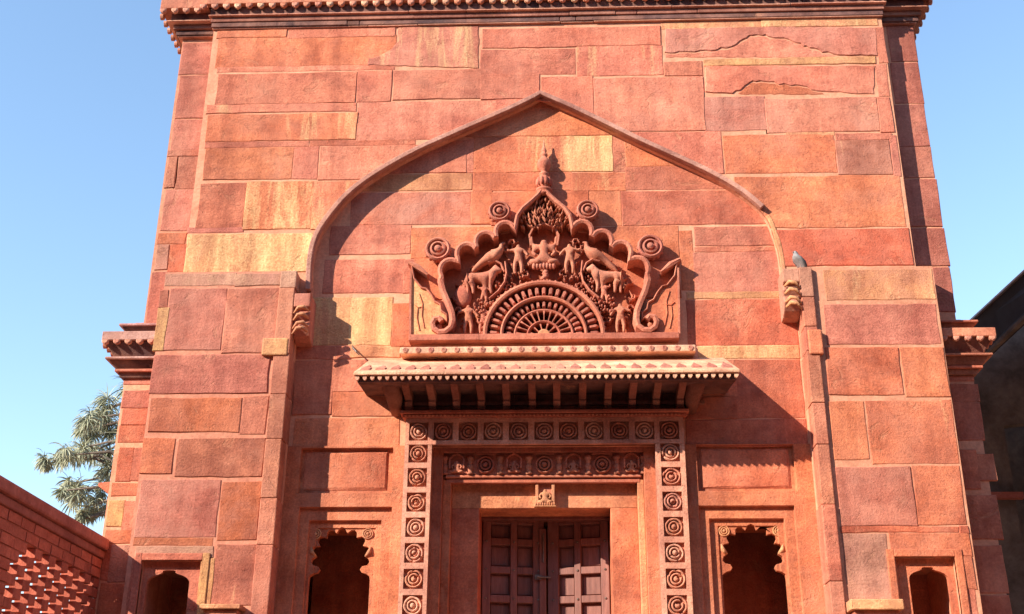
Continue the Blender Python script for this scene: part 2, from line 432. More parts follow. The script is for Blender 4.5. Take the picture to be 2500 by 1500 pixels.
XL, XR = xat(695, YS, 1000), xat(1982, YS, 980)       # jambs of the recess, wider than the arch that springs from corbels
zspL, zspR = ARCH[0][1], ARCH[-1][1]

# ---- main wall with the arch cut out of it
mxl, mxr = xat(522*1.0, YM, 75), xat(2151, YM, 42)
ZTOP = zat(50, YM)
mw = [(mxl, 0), (XL, 0), (XL, zspL)]+ARCH+[(XR, zspR), (XR, 0), (mxr, 0), (mxr, ZTOP+.9), (mxl, ZTOP+.9)]
front = MB().prism(mw, YM, .6).build('front_wall', MORTAR, gate)
S_MAIN = [
 (528, 75, 690, 89, 'o'), (700, 73, 952, 89, 'p'), (527, 92, 952, 158, 'o', .12),
 (1168, 70, 1592, 112, 'p', .2), (1600, 56, 1838, 67, 'c', .5), (1842, 47, 2116, 62, 'c', .6),
 (527, 180, 857, 249, 'b', .05, .1), (866, 174, 942, 244, 'p', .2), (1163, 122, 1386, 179, 'p'), (952, 172, 1160, 238, 'p'), (1164, 183, 1300, 238, 'p'),
 (1396, 114, 1597, 181, 'p', .42), (1310, 188, 1431, 300, 'p'), (1438, 190, 1698, 316, 'p', 0, .4),
 (1606, 152, 1694, 181, 'p'), (1703, 143, 2112, 155, 'c'), (2120, 70, 2136, 150, 'p'), (2120, 158, 2142, 232, 'p'),
 (528, 161, 950, 170, 'p'),
 (503, 254, 858, 270, 'p', .3), (502, 278, 859, 338, 'o', .30, .2, .35), (866, 248, 1195, 336, 'p', .12), (1200, 240, 1330, 330, 'p', .3),
 (1703, 236, 1846, 314, 'm', 0, .7), (1853, 240, 2118, 317, 'p', 0, .6), (2124, 238, 2152, 318, 'p'),
 (498, 345, 744, 354, 'b'), (752, 341, 1000, 350, 'b'), (496, 360, 704, 432, 'o', .05), (711, 358, 765, 431, 'p'), (774, 356, 1010, 431, 'p', .1),
 (1500, 322, 1742, 420, 'p'), (1751, 328, 2015, 416, 'o'), (2022, 342, 2149, 420, 'd', .25, .6), (2156, 330, 2168, 424, 'm'), (1900, 321, 2012, 326, 'c'), (2022, 325, 2150, 337, 'p'),
 (482, 446, 588, 549, 'b', 0, .1), (594, 441, 752, 552, 'o', .64, .2), (757, 441, 870, 552, 'o', .5), (455, 552, 585, 560, 'm'),
 (1780, 428, 2178, 548, 'o'), (1840, 556, 2198, 640, 'r'), (452, 568, 748, 656, 'c', .66),
]
lay(front, S_MAIN, YM, HOLE)
# blocks that have split: each side of the crack is a piece of its own
def dpoly(pts, Y): return densify([q(x*KD, y*KD, Y) for x, y in pts], .05, .006)
def jag(pts, k=3, amp=3.2):
    r = random.Random(5); out = []
    for (ax, ay), (bx_, by) in zip(pts[:-1], pts[1:]):
        for i in range(k):
            t = i/k; out.append((ax+(bx_-ax)*t+(r.uniform(-2, 2) if i else 0), ay+(by-ay)*t+(r.uniform(-amp, amp) if i else r.uniform(-1, 1))))
    return out+[pts[-1]]
crack = [(1605, 128), (1640, 126), (1690, 124), (1730, 122), (1768, 112), (1798, 95), (1818, 86), (1850, 86), (1872, 91), (1905, 97), (1935, 106), (1955, 118), (1985, 128), (2025, 134)]
crack = jag(crack)
poly_stone(front, dpoly([(1606, 71)]+crack+[(2118, 135), (2114, 68), (1850, 66)], YM), YM, 'm', 0, .7, .011)
poly_stone(front, dpoly([(1606, 132)]+[(x+1, y+3) for x, y in crack]+[(2020, 139), (1608, 139)], YM), YM, 'p', 0, .2, .003)
c2 = [(1703, 224), (1770, 226), (1795, 214), (1812, 199), (1835, 195), (1870, 200), (1910, 206), (1950, 211), (1985, 221), (2050, 226), (2110, 227)]
c2 = jag(c2)
poly_stone(front, dpoly([(1704, 160)]+c2+[(2112, 160)], YM), YM, 'p', .1, .3, .010)
poly_stone(front, dpoly([(1780, 228)]+[(x+1, y+3) for x, y in c2[6:25]]+[(1990, 229)], YM), YM, 'o', 0, .1, .003)
c3 = [(957, 68), (956, 96), (935, 116), (905, 132), (880, 138)]
poly_stone(front, dpoly([(962, 66), (962, 100), (945, 120), (915, 137), (890, 142), (888, 158), (955, 160), (1040, 162), (1156, 166), (1156, 64)], YM), YM, 'm', .46, .3, .008, vside=.1)

cut(front, [MB().box(*[k_ for k_ in (at(1852*KD-2, 320, YM).x, at(1852*KD+3, 320, YM).x, -.5, YM+.1, at(1852*KD, 328, YM).z, at(1852*KD, 313, YM).z)]).mesh('c')])
# ---- arch rib, broken off at the right
n_r = next(i for i, p in enumerate(RIB) if p[0] > q(1857*KD, 508*KD, YM-.05)[0])
MB().ribbon(inset(RIB, .022)[:n_r], .045, YM-.062, YM+.05).build('arch_rib', CARVED, gate, (.44, .22, .17), bevel=.006, wear=.3)
i2 = list(range(n_r, len(RIB)))
MB().ribbon([inset(RIB, .022)[i] for i in i2], [.044+rnd.uniform(-.006, .006) for i in i2], YM-.012, YM+.05).build('arch_edge', CARVED, gate, 'c', bevel=.008)

# ---- recess wall behind the arch
back = MB().box(XL-.4, XR+.4, YB, .5, 0, ZTOP-.2).build('recess_wall', MORTAR, gate)
S_BACK = [
 (1100, 215, 1520, 327, 'o'), (930, 344, 1124, 416, 'p', .1), (1129, 340, 1141, 416, 'p'), (1146, 333, 1477, 414, 'o', .58, .2, .42),
 (1483, 331, 1508, 414, 'p'), (1513, 331, 1760, 400, 'o'), (1513, 404, 1800, 456, 'b', .1), (860, 424, 1138, 459, 'c', .2), (1144, 420, 1378, 459, 'o', .1), (1384, 420, 1508, 459, 'o', .3),
 (850, 468, 1134, 541, 'p', 0, .8), (1140, 465, 1186, 541, 'o'), (1190, 465, 1420, 543, 'o'), (1424, 465, 1498, 543, 'o'), (1505, 463, 1850, 541, 'b', 0, .3),
 (800, 548, 990, 612, 'p', .1, .5), (996, 552, 1310, 620, 'o'), (1316, 550, 1636, 630, 'o'), (1646, 560, 1672, 700, 'o', .2), (1680, 550, 1885, 592, 'p'), (1680, 598, 1885, 606, 'b'), (1678, 612, 1890, 704, 'm', 0, .3),
 (785, 630, 972, 706, 'p'), (978, 630, 1000, 706, 'p'), (1000, 626, 1310, 720, 'o'), (1316, 636, 1640, 720, 'o'),
 (718, 722, 842, 832, 'c', .5), (846, 722, 944, 832, 'c', .62), (950, 736, 992, 836, 'o'), (996, 726, 1310, 840, 'o'), (1316, 726, 1655, 840, 'o'), (1662, 708, 1912, 719, 'c'), (1662, 726, 1922, 832, 'r', 0, .2),
 (715, 838, 846, 866, 'b', .2), (850, 838, 964, 862, 'c', .5), (1690, 838, 1928, 864, 'c', .55),
 (712, 874, 802, 1000, 'b'), (806, 872, 884, 944, 'p'), (806, 950, 960, 1004, 'o'), (1640, 872, 1775, 956, 'b'), (1780, 872, 1936, 1008, 'r'), (1658, 962, 1776, 1010, 'r'),
 (712, 1012, 962, 1080, 'o'), (1660, 1016, 1945, 1076, 'b'), (960, 870, 1240, 1004, 'l'), (1246, 870, 1636, 1004, 'l'),  # last two blocks coloured dark for the deep shade behind the brackets
]
S_BACK = [s for s in S_BACK if s[:2] not in ((996, 726), (1316, 726))]
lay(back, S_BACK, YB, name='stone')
ZD = zat(1088, YB)                                    # below this the recess is faced with dressed slabs
# rosette frame extents (x on its own front plane)
YF = -.09
fx0, fx1 = xat(988, YF, 1100), xat(1054, YF, 1100)
fx2, fx3 = xat(1600, YF, 1100), xat(1672, YF, 1100)
fz0, fz1 = zat(1084, YF), zat(1020, YF)
# the pierced sun window in the recess wall
SC = (1328, 822)
def sunpt(r, a, Y): return q(SC[0]+r*math.cos(a), SC[1]-r*.885*math.sin(a), Y)
arc = lambda r, Y, n=40, a0=0.0, a1=math.pi: [sunpt(r, a0+(a1-a0)*i/n, Y) for i in range(n+1)]
back_cut = [MB().prism(arc(70, 0), -.3, 1).mesh('c'), MB().box(XL-1, XR+1, -.3, .8, -1, ZD).mesh('c')]
PFIELD = [(1328, 470), (1345, 492), (1385, 520), (1402, 556), (1440, 560), (1492, 585), (1540, 612), (1580, 660), (1572, 716), (1556, 770), (1556, 821)]
_pc = at(1328, 700, -.05).x
_fr = [q(a, b, -.05) for a, b in PFIELD]; _fp = _fr+[(2*_pc-x, z) for x, z in _fr[::-1]][:-1]
rec = MB().prism(_fp, -.3, .05)
back_cut.append(rec.mesh('c'))
cut(back, back_cut)
for ch in [o_ for o_ in col.objects if o_.parent is back]:
    bx_ = [v.co for v in ch.data.vertices]
    if any(inside((v.x, v.z), _fp) for v in bx_) or (min(v.x for v in bx_) < _pc < max(v.x for v in bx_) and min(v.z for v in bx_) < _fr[0][1] and max(v.z for v in bx_) > _fr[-1][1]):
        cut(ch, [rec.mesh('c')])


# ---- dressed slabs with sunk panels and niches either side of the door
ROS = [(.078, 0), (.077, -.026), (.070, -.036), (.062, -.033), (.058, -.006), (.052, -.006), (.048, -.032), (.040, -.038), (.033, -.031), (.030, -.008), (.024, -.008), (.021, -.034), (.012, -.044), (.004, -.046)]
def worn_rosette(k):
    r = random.Random(k); mb = MB().lathe(ROS, n=30)
    o = Vector((r.uniform(0, 90), 0, 0))
    for i, (x, y, z) in enumerate(mb.v):               # weathering: blunted rings and lost chips
        n1 = noise.noise(Vector((x*22, z*22, k*7.3))+o); rr = math.hypot(x, z)
        y2 = y*(1+.22*n1) if n1 > -.32 or k == 0 else y*.45
        mb.v[i] = (x*(1+.03*n1), y2+.002*noise.noise(Vector((x*70, y*70, z*70))), z*(1+.03*n1))
    return mb.mesh('rosette')
ROSES = [worn_rosette(k) for k in range(6)]
rosette_me = ROSES[0]
def cusped(cx, ztop, w, n=9, neck=.80):
    """cusped niche opening: head of small lobes over a waist, shoulders and straight jambs (w = width of the jambs)"""
    hw = w*.41; hh = w*.40; zc = ztop-hh*1.02
    P = []
    for i in range(n):
        a0 = R_(205)-R_(230)*i/n; a1 = R_(205)-R_(230)*(i+1)/n; am = (a0+a1)/2
        for k in range(5):
            t = k/4; a = a0+(a1-a0)*t; bulge = .97+.22*math.sin(math.pi*t)**.8
            P.append((cx+hw*math.cos(a)*bulge, zc+hh*math.sin(a)*bulge*1.0))
    zs = P[0][1]-w*.03
    L = [(cx-w*.33, zs-w*.02), (cx-w*.36, zs-w*.07), (cx-w*.43, zs-w*.09), (cx-w*.49, zs-w*.13), (cx-w*.5, zs-w*.2), (cx-w*.5, .9)]
    Rr = [(2*cx-x, z) for x, z in L]
    return P+Rr+L[::-1]
def side_slab(x0, x1, panel, nout, nmid, nin, ocx, otop, ow, tone):
    YSL = -.02
    o = MB().box(x0, x1, YSL, .7, 0, ZD).build('dressed_slab', STONE, gate, tone, wear=.15)
    Y = YSL
    def rc(r, d, y0=1.0):
        xa, za, xb, zb = rect(*r, Y); return MB().box(xa, xb, -.5, YSL+d, za, zb).mesh('c')
    def rcn(r, d):
        xa, za, xb, zb = rect(*r, Y); return MB().box(xa, xb, -.5, YSL+d, .5, zb).mesh('c')
    cut(o, [rc(panel, .045), rcn(nout, .04), rcn(nmid, .075), rcn(nin, .088)])
    cx = xat(ocx, 0, 1340); w = ow*.00362
    cut(o, [MB().prism(cusped(cx, zat(otop, .07), w), -.5, .14).mesh('c'), MB().box(cx-w*.75, cx+w*.75, .12, 1.2, .6, zat(otop, .07)+.1).mesh('c')])
    MB().box(cx-w*.8, cx+w*.8, 1.0, 1.06, .5, zat(otop, .07)+.4).build('niche_back', STONE, o, 'b')
    m = o.modifiers.new('edge_wear', 'BEVEL'); m.width = .004; m.segments = 1; m.limit_method = 'ANGLE'; m.angle_limit = R_(50)
    # raised field of the sunk panel
    xa, za, xb, zb = rect(panel[0]+9, panel[1]+8, panel[2]-12, panel[3]-8, 0.0)
    poly_stone(o, densify([(xa, za), (xb, za), (xb, zb), (xa, zb)], .2, .001), .03, 'o' if ocx < 1300 else 'r', proud=.018, name='panel', edge=.02)
    # small rosettes in the spandrels
    for s in (-1, 1):
        obj('rosette', rosette_me, CARVED, o, 'c', loc=(cx+s*w*.43, .075, zat(otop+6, .07)), scl=(.62, .5, .62))
        MB().tube([(cx+s*w*.41, .07, zat(otop+62, .07)), (cx+s*w*.47, .055, zat(otop+52, .07)), (cx+s*w*.49, .06, zat(otop+38, .07))], [.012, .02, .006], 7).build('leaf_carving', CARVED, o, 'c', smooth=True)
    return o
side_slab(XL-.4, fx1-.02, (732, 1094, 958, 1204), (721, 1238, 951, 1500), (744, 1268, 924, 1500), (761, 1285, 909, 1500), 829, 1297, 144, 'o')
side_slab(fx2+.02, XR+.4, (1703, 1086, 1941, 1199), (1713, 1235, 1951, 1500), (1740, 1264, 1926, 1500), (1762, 1280, 1910, 1500), 1840, 1292, 146, 'o')

# ---- rosette frame round the door
dframe = empty('door_frame'); dframe.parent = gate
for xa, xb in ((fx0, fx1), (fx2, fx3)):
    MB().box(xa, xb, -.052, .02, 0, fz0).build('frame_bed', CARVED, dframe, 'k')
MB().box(fx0, fx3, -.052, .02, fz0, fz1).build('frame_bed', CARVED, dframe, 'k')
sq = .083
def framed(cells, vertical, lo, hi, a0, a1):
    """bars that leave a sunk square at each cell; a0..a1 is the range along, lo..hi across"""
    mb = MB(); c = (lo+hi)/2
    B = (lambda u0, u1, v0, v1: mb.box(v0, v1, YF, -.025, u0, u1)) if vertical else (lambda u0, u1, v0, v1: mb.box(u0, u1, YF, -.025, v0, v1))
    B(a0, a1, lo, c-sq); B(a0, a1, c+sq, hi)
    e = [a0]+[k for s in sorted(cells) for k in (s-sq, s+sq)]+[a1]
    for i in range(0, len(e), 2):
        if e[i+1]-e[i] > .002: B(e[i], e[i+1], c-sq, c+sq)
    return mb
cxs = [xat(x, YF, 1051) for x in (1022, 1082, 1143, 1204, 1266, 1328, 1388, 1450, 1512, 1574, 1634)]
czs = [zat(y, YF, 1015) for y in (1107, 1166, 1226, 1287.5, 1350, 1413.5, 1478, 1543)]
framed(cxs, False, fz0, fz1, fx0, fx3).build('frame_band', CARVED, dframe, 'f', wear=.3)
for xa, xb in ((fx0, fx1), (fx2, fx3)):
    framed(czs, True, xa, xb, 0, fz0-.003).build('frame_band', CARVED, dframe, 'f', wear=.3)
for x in cxs: obj('rosette', rnd.choice(ROSES), CARVED, dframe, rnd.choice('ffkk'), scl=(rnd.uniform(.95, 1.03), 1.0, rnd.uniform(.95, 1.03)), loc=(x+rnd.uniform(-.003, .003), -.053, (fz0+fz1)/2+rnd.uniform(-.003, .003)), rot=(0, rnd.uniform(0, 6), 0))
for xa, xb in ((fx0, fx1), (fx2, fx3)):
    for z in czs: obj('rosette', rnd.choice(ROSES), CARVED, dframe, rnd.choice('ffkk'), scl=(rnd.uniform(.95, 1.03), 1.0, rnd.uniform(.95, 1.03)), loc=((xa+xb)/2+rnd.uniform(-.003, .003), -.053, z+rnd.uniform(-.003, .003)), rot=(0, rnd.uniform(0, 6), 0))
# moulding over the frame, with a row of beads
MB().box(fx0-.03, fx3+.03, -.11, 0, fz1+.002, fz1+.03).build('frame_cap', CARVED, dframe, 'b', bevel=.006)
MB().box(fx0-.05, fx3+.05, -.14, 0, fz1+.032, fz1+.06).build('frame_cap', CARVED, dframe, 'b', bevel=.006)
bd = MB()
k = fx0
while k < fx3: bd.ell((k, -.112, fz1+.018), (.012, .012, .010), 6, 4); k += .034
o = bd.build('bead_row', CARVED, dframe, 'k'); o['kind'] = 'stuff'

# ---- stepped surround, frieze and lintel inside the frame
sur = empty('door_surround'); sur.parent = gate
def xs(px, Y, py=1300): return xat(px, Y, py)
dl, dr = xs(1169, .2), xs(1492, .2)
ZL = zat(1241, .2)                                    # lintel soffit
xl1, xr1 = xs(1077, .06), xs(1577, .06); xl2, xr2 = xs(1099, .12), xs(1560, .12)
zf0, zf1 = zat(1157, .06), zat(1106, .06)
zp1 = zat(1178, .12)
top = fz0+.02
for n_, xa, xb, y0, z0, z1, tn in (('step', fx1-.03, xl1, .03, 0, top, 'o'), ('step', xr1, fx2+.03, .03, 0, top, 'o'), ('step', xl1, xr1, .03, zf1, top, 'b'),
                          ('step', xl1, xl2, .10, 0, zp1+.02, 'o'), ('step', xr2, xr1, .10, 0, zp1+.02, 'c'), ('jamb', xl2, dl, .2, 0, ZL, 'r'), ('jamb', dr, xr2, .2, 0, ZL, 'o')):
    MB().box(xa, xb, y0, .95, z0, z1).build(n_, STONE, sur, tn, bevel=.006)
MB().box(xl2, xr2, .2, .95, ZL, zp1+.02).build('lintel', STONE, sur, (.66, .27, .135), bevel=.006, wear=.05)
MB().box(xl1, xr1, .115, .75, zp1+.02, zf0).build('frieze_bed', CARVED, sur, 'b')
MB().box(xl1, xr1, .085, .75, zf0, zf1).build('frieze_bed', CARVED, sur, 'b')
MB().box(xl1+.02, xr1-.02, .075, .13, zf0-.028, zf0-.004).build('bead_moulding', CARVED, sur, 'k', bevel=.008)
MB().box(xl1+.03, xr1-.03, .096, .14, zf0-.07, zf0-.034).build('bead_moulding', CARVED, sur, 'b', bevel=.006)
fm = (zf0+zf1)/2; fh = (zf1-zf0)/2
def relief_person(h, arms=((-.22, .62), (.22, .62)), legs=((-.09, .02), (.09, .02)), depth=1.0, head=.075):
    """small carved figure, feet at the origin"""
    (la, lb), (ra, rb) = arms; (l0, l1), (r0, r1) = legs
    J = [(0, 0, .50), (0, -.01, .66), (0, -.02, .80), (0, -.02, .86), (0, -.03, .95), (-.13, -.02, .78), (.13, -.02, .78), ((la-.13)/2-.06, -.03, (lb+.76)/2-.03), ((ra+.13)/2+.06, -.03, (rb+.76)/2-.03), (la, -.06, lb), (ra, -.06, rb),
         (-.07, 0, .46), (.07, 0, .46), (l0*1.15, -.02, .25), (r0*1.15, -.02, .25), (l0, 0, l1+.02), (r0, 0, r1+.02)]
    E_ = [(0, 1), (1, 2), (2, 3), (3, 4), (2, 5), (2, 6), (5, 7), (6, 8), (7, 9), (8, 10), (0, 11), (0, 12), (11, 13), (12, 14), (13, 15), (14, 16)]
    rd = [.10, .085, .10, .05, head, .055, .055, .042, .042, .035, .035, .075, .075, .055, .055, .04, .04]
    return skin('figure', [(x*h, y*h*depth, z*h) for x, y, z in J], E_, [r*h for r in rd])
def seated(h, four=False):
    J = [(0, 0, .16), (0, -.01, .40), (0, -.02, .62), (0, -.02, .70), (0, -.04, .84), (-.20, -.02, .58), (.20, -.02, .58), (-.34, -.04, .42), (.34, -.04, .42), (-.22, -.10, .28), (.22, -.10, .28),
         (-.20, -.02, .12), (.20, -.02, .12), (-.42, -.08, .09), (.42, -.08, .09), (-.10, -.14, .06), (.10, -.14, .06)]
    E_ = [(0, 1), (1, 2), (2, 3), (3, 4), (2, 5), (2, 6), (5, 7), (6, 8), (7, 9), (8, 10), (0, 11), (0, 12), (11, 13), (12, 14), (13, 15), (14, 16)]
    rd = [.17, .14, .16, .08, .13, .09, .09, .065, .065, .055, .055, .12, .12, .10, .10, .08, .08]
    if four:
        J += [(-.36, 0, .72), (.36, 0, .72), (-.38, -.02, .98), (.38, -.02, .98)]; E_ += [(5, 17), (6, 18), (17, 19), (18, 20)]; rd += [.06, .06, .05, .05]
    return skin('figure', [(x*h, y*h, z*h) for x, y, z in J], E_, [r*h for r in rd])
seat_me = seated(.13)
for i, px in enumerate((1115, 1185, 1255, 1329, 1400, 1470, 1542)):
    x = xat(px, .06, 1135)
    if i % 2 == 1:
        obj('rosette', rosette_me, CARVED, sur, 'b', loc=(x, .084, fm-.01), scl=(1.02, .9, 1.02))
        MB().box(x-.085, x+.085, .05, .08, zf1-.016, zf1-.002).build('niche_head', CARVED, sur, 'b')
    else:
        obj('seated_figure', seat_me, CARVED, sur, 'k', loc=(x, .072, zf0+.012))
        MB().ribbon([(x-.06, zf0+.05), (x-.062, zf1-.05), (x-.03, zf1-.02), (x, zf1-.008), (x+.03, zf1-.02), (x+.062, zf1-.05), (x+.06, zf0+.05)], .014, .05, .09).build('niche_head', CARVED, sur, 'b')
for px in (1078+8, 1148, 1221, 1291, 1365, 1436, 1506, 1570):
    x = xat(px, .06, 1135)
    MB().lathe([(.028, 0), (.028, .018), (.018, .024), (.026, .05), (.030, .075), (.016, .092), (.022, .098), (.022, .125), (.034, .135), (.034, .16)], (x, .08, zf0), 10, 'z').build('small_column', CARVED, sur, 'k', smooth=True)
# carved plaque at the middle of the lintel
px_ = xat(1331, .16, 1220); zq0, zq1 = zat(1235, .15), zat(1180, .15)
MB().box(px_-.083, px_+.083, .15, .2, zq0, zq1).build('plaque', CARVED, sur, 'k', wear=.5)
for s in (-1, 1): MB().box(px_+s*.07-.013, px_+s*.07+.013, .115, .152, zq0, zq1).build('plaque_column', CARVED, sur, 'c', bevel=.004)
MB().box(px_-.095, px_+.095, .10, .152, zq0-.02, zq0+.008).build('plaque_base', CARVED, sur, 'c', bevel=.004)
obj('seated_figure', seated(.15), CARVED, sur, 'c', loc=(px_, .128, zq0+.012))
d_ = MB()
for i in range(9): d_.ell((px_-.08+i*.02, .10, zq0+.004), (.008, .008, .014), 6, 4)
d_.build('lotus_row', CARVED, sur, 'c')

# ---- the double door, leaves a little ajar inwards
def door_leaf(side):
    hx = dl if side < 0 else dr; W = (dr-dl)/2-.012; Hh = ZL+.02
    piv = empty('door_leaf', (hx, .62, 0)); piv.parent = gate
    piv.rotation_euler = (0, 0, R_(13) if side < 0 else R_(-13))
    s = 1 if side < 0 else -1
    X = lambda u: s*u
    def bx(mb, u0, u1, y0, y1, z0, z1): a, b_ = sorted((X(u0), X(u1))); mb.box(a, b_, y0, y1, z0, z1)
    mb = MB(); bx(mb, 0, W, .012, .03, .02, Hh); mb.build('backboard', WOOD, piv)
    st = [(0.0, .075), (.255, .315), (W-.10, W)]
    for u0, u1 in st:
        mb = MB(); bx(mb, u0, u1, -.045, .012, .02, Hh); mb.build('stile', WOOD, piv, bevel=.006)
    z0 = zat(1326, .68, 1210 if side < 0 else 1450)
    rails = [z0+.252, z0, z0-.252, z0-.504, z0-.756, z0-1.01, z0-1.26]
    for z in rails+[Hh-.03]:
        for u0, u1 in ((.075, .255), (.315, W-.10)):
            mb = MB(); bx(mb, u0, u1, -.04, .012, z-.032, z+.032); mb.build('rail', WOOD, piv, bevel=.006)
    zs = sorted(rails+[Hh-.03])
    for a, b_ in zip(zs[:-1], zs[1:]):
        for u0, u1 in ((.075, .255), (.315, W-.10)):
            mb = MB(); bx(mb, u0+.012, u1-.012, .002, .014, a+.044, b_-.044); mb.build('panel', WOOD, piv, bevel=.004)
    studs = MB()
    for z in rails:
        for u in (.035, .285, W-.05): studs.lathe([(.011, 0), (.010, -.006), (.004, -.010)], (X(u), -.0455, z), 8)
    studs.build('stud_row', IRON, piv)['kind'] = 'stuff'
    if side < 0:
        mb = MB(); bx(mb, W-.045, W+.018, -.065, -.043, .02, Hh-.09); mb.build('meeting_bar', WOOD, piv, bevel=.008)
        hz = zat(1413, .73)
        MB().box(X(W-.06)-.03, X(W-.06)+.03, -.08, -.064, hz-.02, hz+.02).tube([(X(W-.07), -.088, hz), (X(W+.05), -.088, hz)], .009, 8).build('bolt', IRON, piv)
        MB().tube([(X(W-.01), -.073, Hh-.14), (X(W-.01), -.073, Hh-.40)], .008, 8).build('bolt', IRON, piv)
    return piv
door_leaf(-1); door_leaf(1)
MB().box(dl, dr, .52, .6, ZL-.03, ZL+.001).build('door_head', WOOD, gate, bevel=.006)

hk = [at(x*KD, y*KD, y_) for x, y, y_ in ((851, 836, .0), (853, 842, -.06), (860, 850, -.08), (868, 858, -.07))]
MB().tube(hk, [.008, .007, .006, .004], 6).build('iron_hook', IRON, gate)
# ---- sloping eave over the door, on brackets
eave = empty('door_eave'); eave.parent = gate
EY = -.645
ex0, ex1 = xat(863, EY, 914), xat(1807, EY, 908)
wx0, wx1 = xat(905, 0, 880)-.02, xat(1762, 0, 880)+.02
zE = zat(905, EY, 1331); zEb = zE-.026
zW = zat(877, 0); zWb = zat(962, 0)
sl_ = MB().add([(ex0, EY, zEb), (ex1, EY, zEb), (ex1, EY, zE), (ex0, EY, zE), (wx0, 0, zWb), (wx1, 0, zWb), (wx1, 0, zW), (wx0, 0, zW)],
         [(0, 1, 2, 3), (3, 2, 6, 7), (4, 5, 1, 0), (0, 3, 7, 4), (1, 5, 6, 2), (7, 6, 5, 4)])
sl_.build('eave_slab', CARVED, eave, 'w', bevel=.006, wear=.1)
MB().add([(ex0+.01, EY+.125, zEb-.012), (ex1-.01, EY+.125, zEb-.012), (wx1-.005, .01, zWb-.01), (wx0+.005, .01, zWb-.01), (ex0+.01, EY+.125, zEb+.012), (ex1-.01, EY+.125, zEb+.012), (wx1-.005, .01, zWb+.015), (wx0+.005, .01, zWb+.015)], [(0, 1, 2, 3), (7, 6, 5, 4), (0, 4, 5, 1), (1, 5, 6, 2), (2, 6, 7, 3), (3, 7, 4, 0)]).build('eave_shade_soffit', CARVED, eave, 's')  # thin board added to carry the underside's shade as a dark colour
def slope(u, t):                                       # point on the top of the eave: u across 0..1, t from edge 0 to wall 1
    return Vector((ex0+(ex1-ex0)*u+((wx0-ex0)*(1-u)+(wx1-ex1)*u)*t, EY*(1-t), zE+(zW-zE)*t))
nl = 25; tl = math.atan2(zW-zE, -EY)
lm = MB(); LP = [(-.045, -.05), (.045, -.05), (.05, -.02), (.035, .01), (.018, .025), (.012, .05), (0, .07), (-.012, .05), (-.018, .025), (-.035, .01), (-.05, -.02)]
lm.add([(x, y, .0) for x, y in LP]+[(x*.8, y*.9, .010) for x, y in LP], [tuple(range(11, 22))]+[(i, (i+1) % 11, 11+(i+1) % 11, 11+i) for i in range(11)])
lme = lm.mesh('leaf_motif')
for i in range(nl):
    p = slope((i+.6)/(nl+.2), .30)
    obj('leaf_motif', lme, CARVED, eave, (.44, .17, .12), loc=p, rot=(tl, 0, 0), scl=(rnd.uniform(.9, 1.05), rnd.uniform(2.0, 2.7), 1))
# fringe of small hanging buds along the eave
nb = 51; bm_ = MB()
for i in range(nb):
    x = ex0+.03+(ex1-ex0-.06)*i/(nb-1)
    bm_.add([(x-.015, EY+.016, zEb+.001), (x+.015, EY+.016, zEb+.001), (x+.018, EY+.016, zEb-.02), (x+.011, EY+.016, zEb-.034), (x, EY+.016, zEb-.042), (x-.011, EY+.016, zEb-.034), (x-.018, EY+.016, zEb-.02)]
            + [(x-.015, EY+.042, zEb+.001), (x+.015, EY+.042, zEb+.001), (x+.018, EY+.042, zEb-.02), (x+.011, EY+.042, zEb-.034), (x, EY+.042, zEb-.042), (x-.011, EY+.042, zEb-.034), (x-.018, EY+.042, zEb-.02)],
            [tuple(range(7)), tuple(range(13, 6, -1))]+[(i_, i_+7, (i_+1) % 7+7, (i_+1) % 7) for i_ in range(7)])
o = bm_.build('bud_fringe', CARVED, eave, 'w', wear=.3); o['kind'] = 'stuff'
MB().box(ex0+.03, ex1-.03, EY+.052, EY+.12, zEb-.046, zEb+.004).build('eave_lip', CARVED, eave, 's')  # dark tone stands in for shade between the buds
# bracket row, the shade under the eave put into its dark tone
zb0 = fz1+.062
br = [(0, zb0-zb0), (-.07, 0), (-.10, .03), (-.09, .06), (-.13, .075), (-.16, .11), (-.15, .14), (-.24, .16), (-.34, .185), (-.40, .21), (-.44, .24), (-.44, .27), (0, .30)]
ztop_b = zEb+(zWb-zEb)*.45
sc = (ztop_b-zb0)/.27
brm = MB().prism_x([(y, z*sc) for y, z in br], -.032, .032).mesh('eave_bracket')
for px in (996, 1054, 1113, 1174, 1236, 1299, 1359, 1422, 1484, 1544, 1603, 1662):
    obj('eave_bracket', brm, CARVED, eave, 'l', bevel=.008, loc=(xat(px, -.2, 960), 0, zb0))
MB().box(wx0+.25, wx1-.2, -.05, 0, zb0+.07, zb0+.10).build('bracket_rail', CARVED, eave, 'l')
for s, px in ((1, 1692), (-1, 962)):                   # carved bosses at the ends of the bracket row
    MB().tube([(xat(px, -.2, 960), 0, zb0+.02), (xat(px, -.2, 960), -.14, zb0+.09), (xat(px+s*10, -.3, 950), -.30, zb0+.20), (xat(px+s*14, -.38, 945), -.36, zb0+.30)], [.05, .07, .085, .06], 10).build('elephant_bracket', CARVED, eave, 'l', smooth=True)

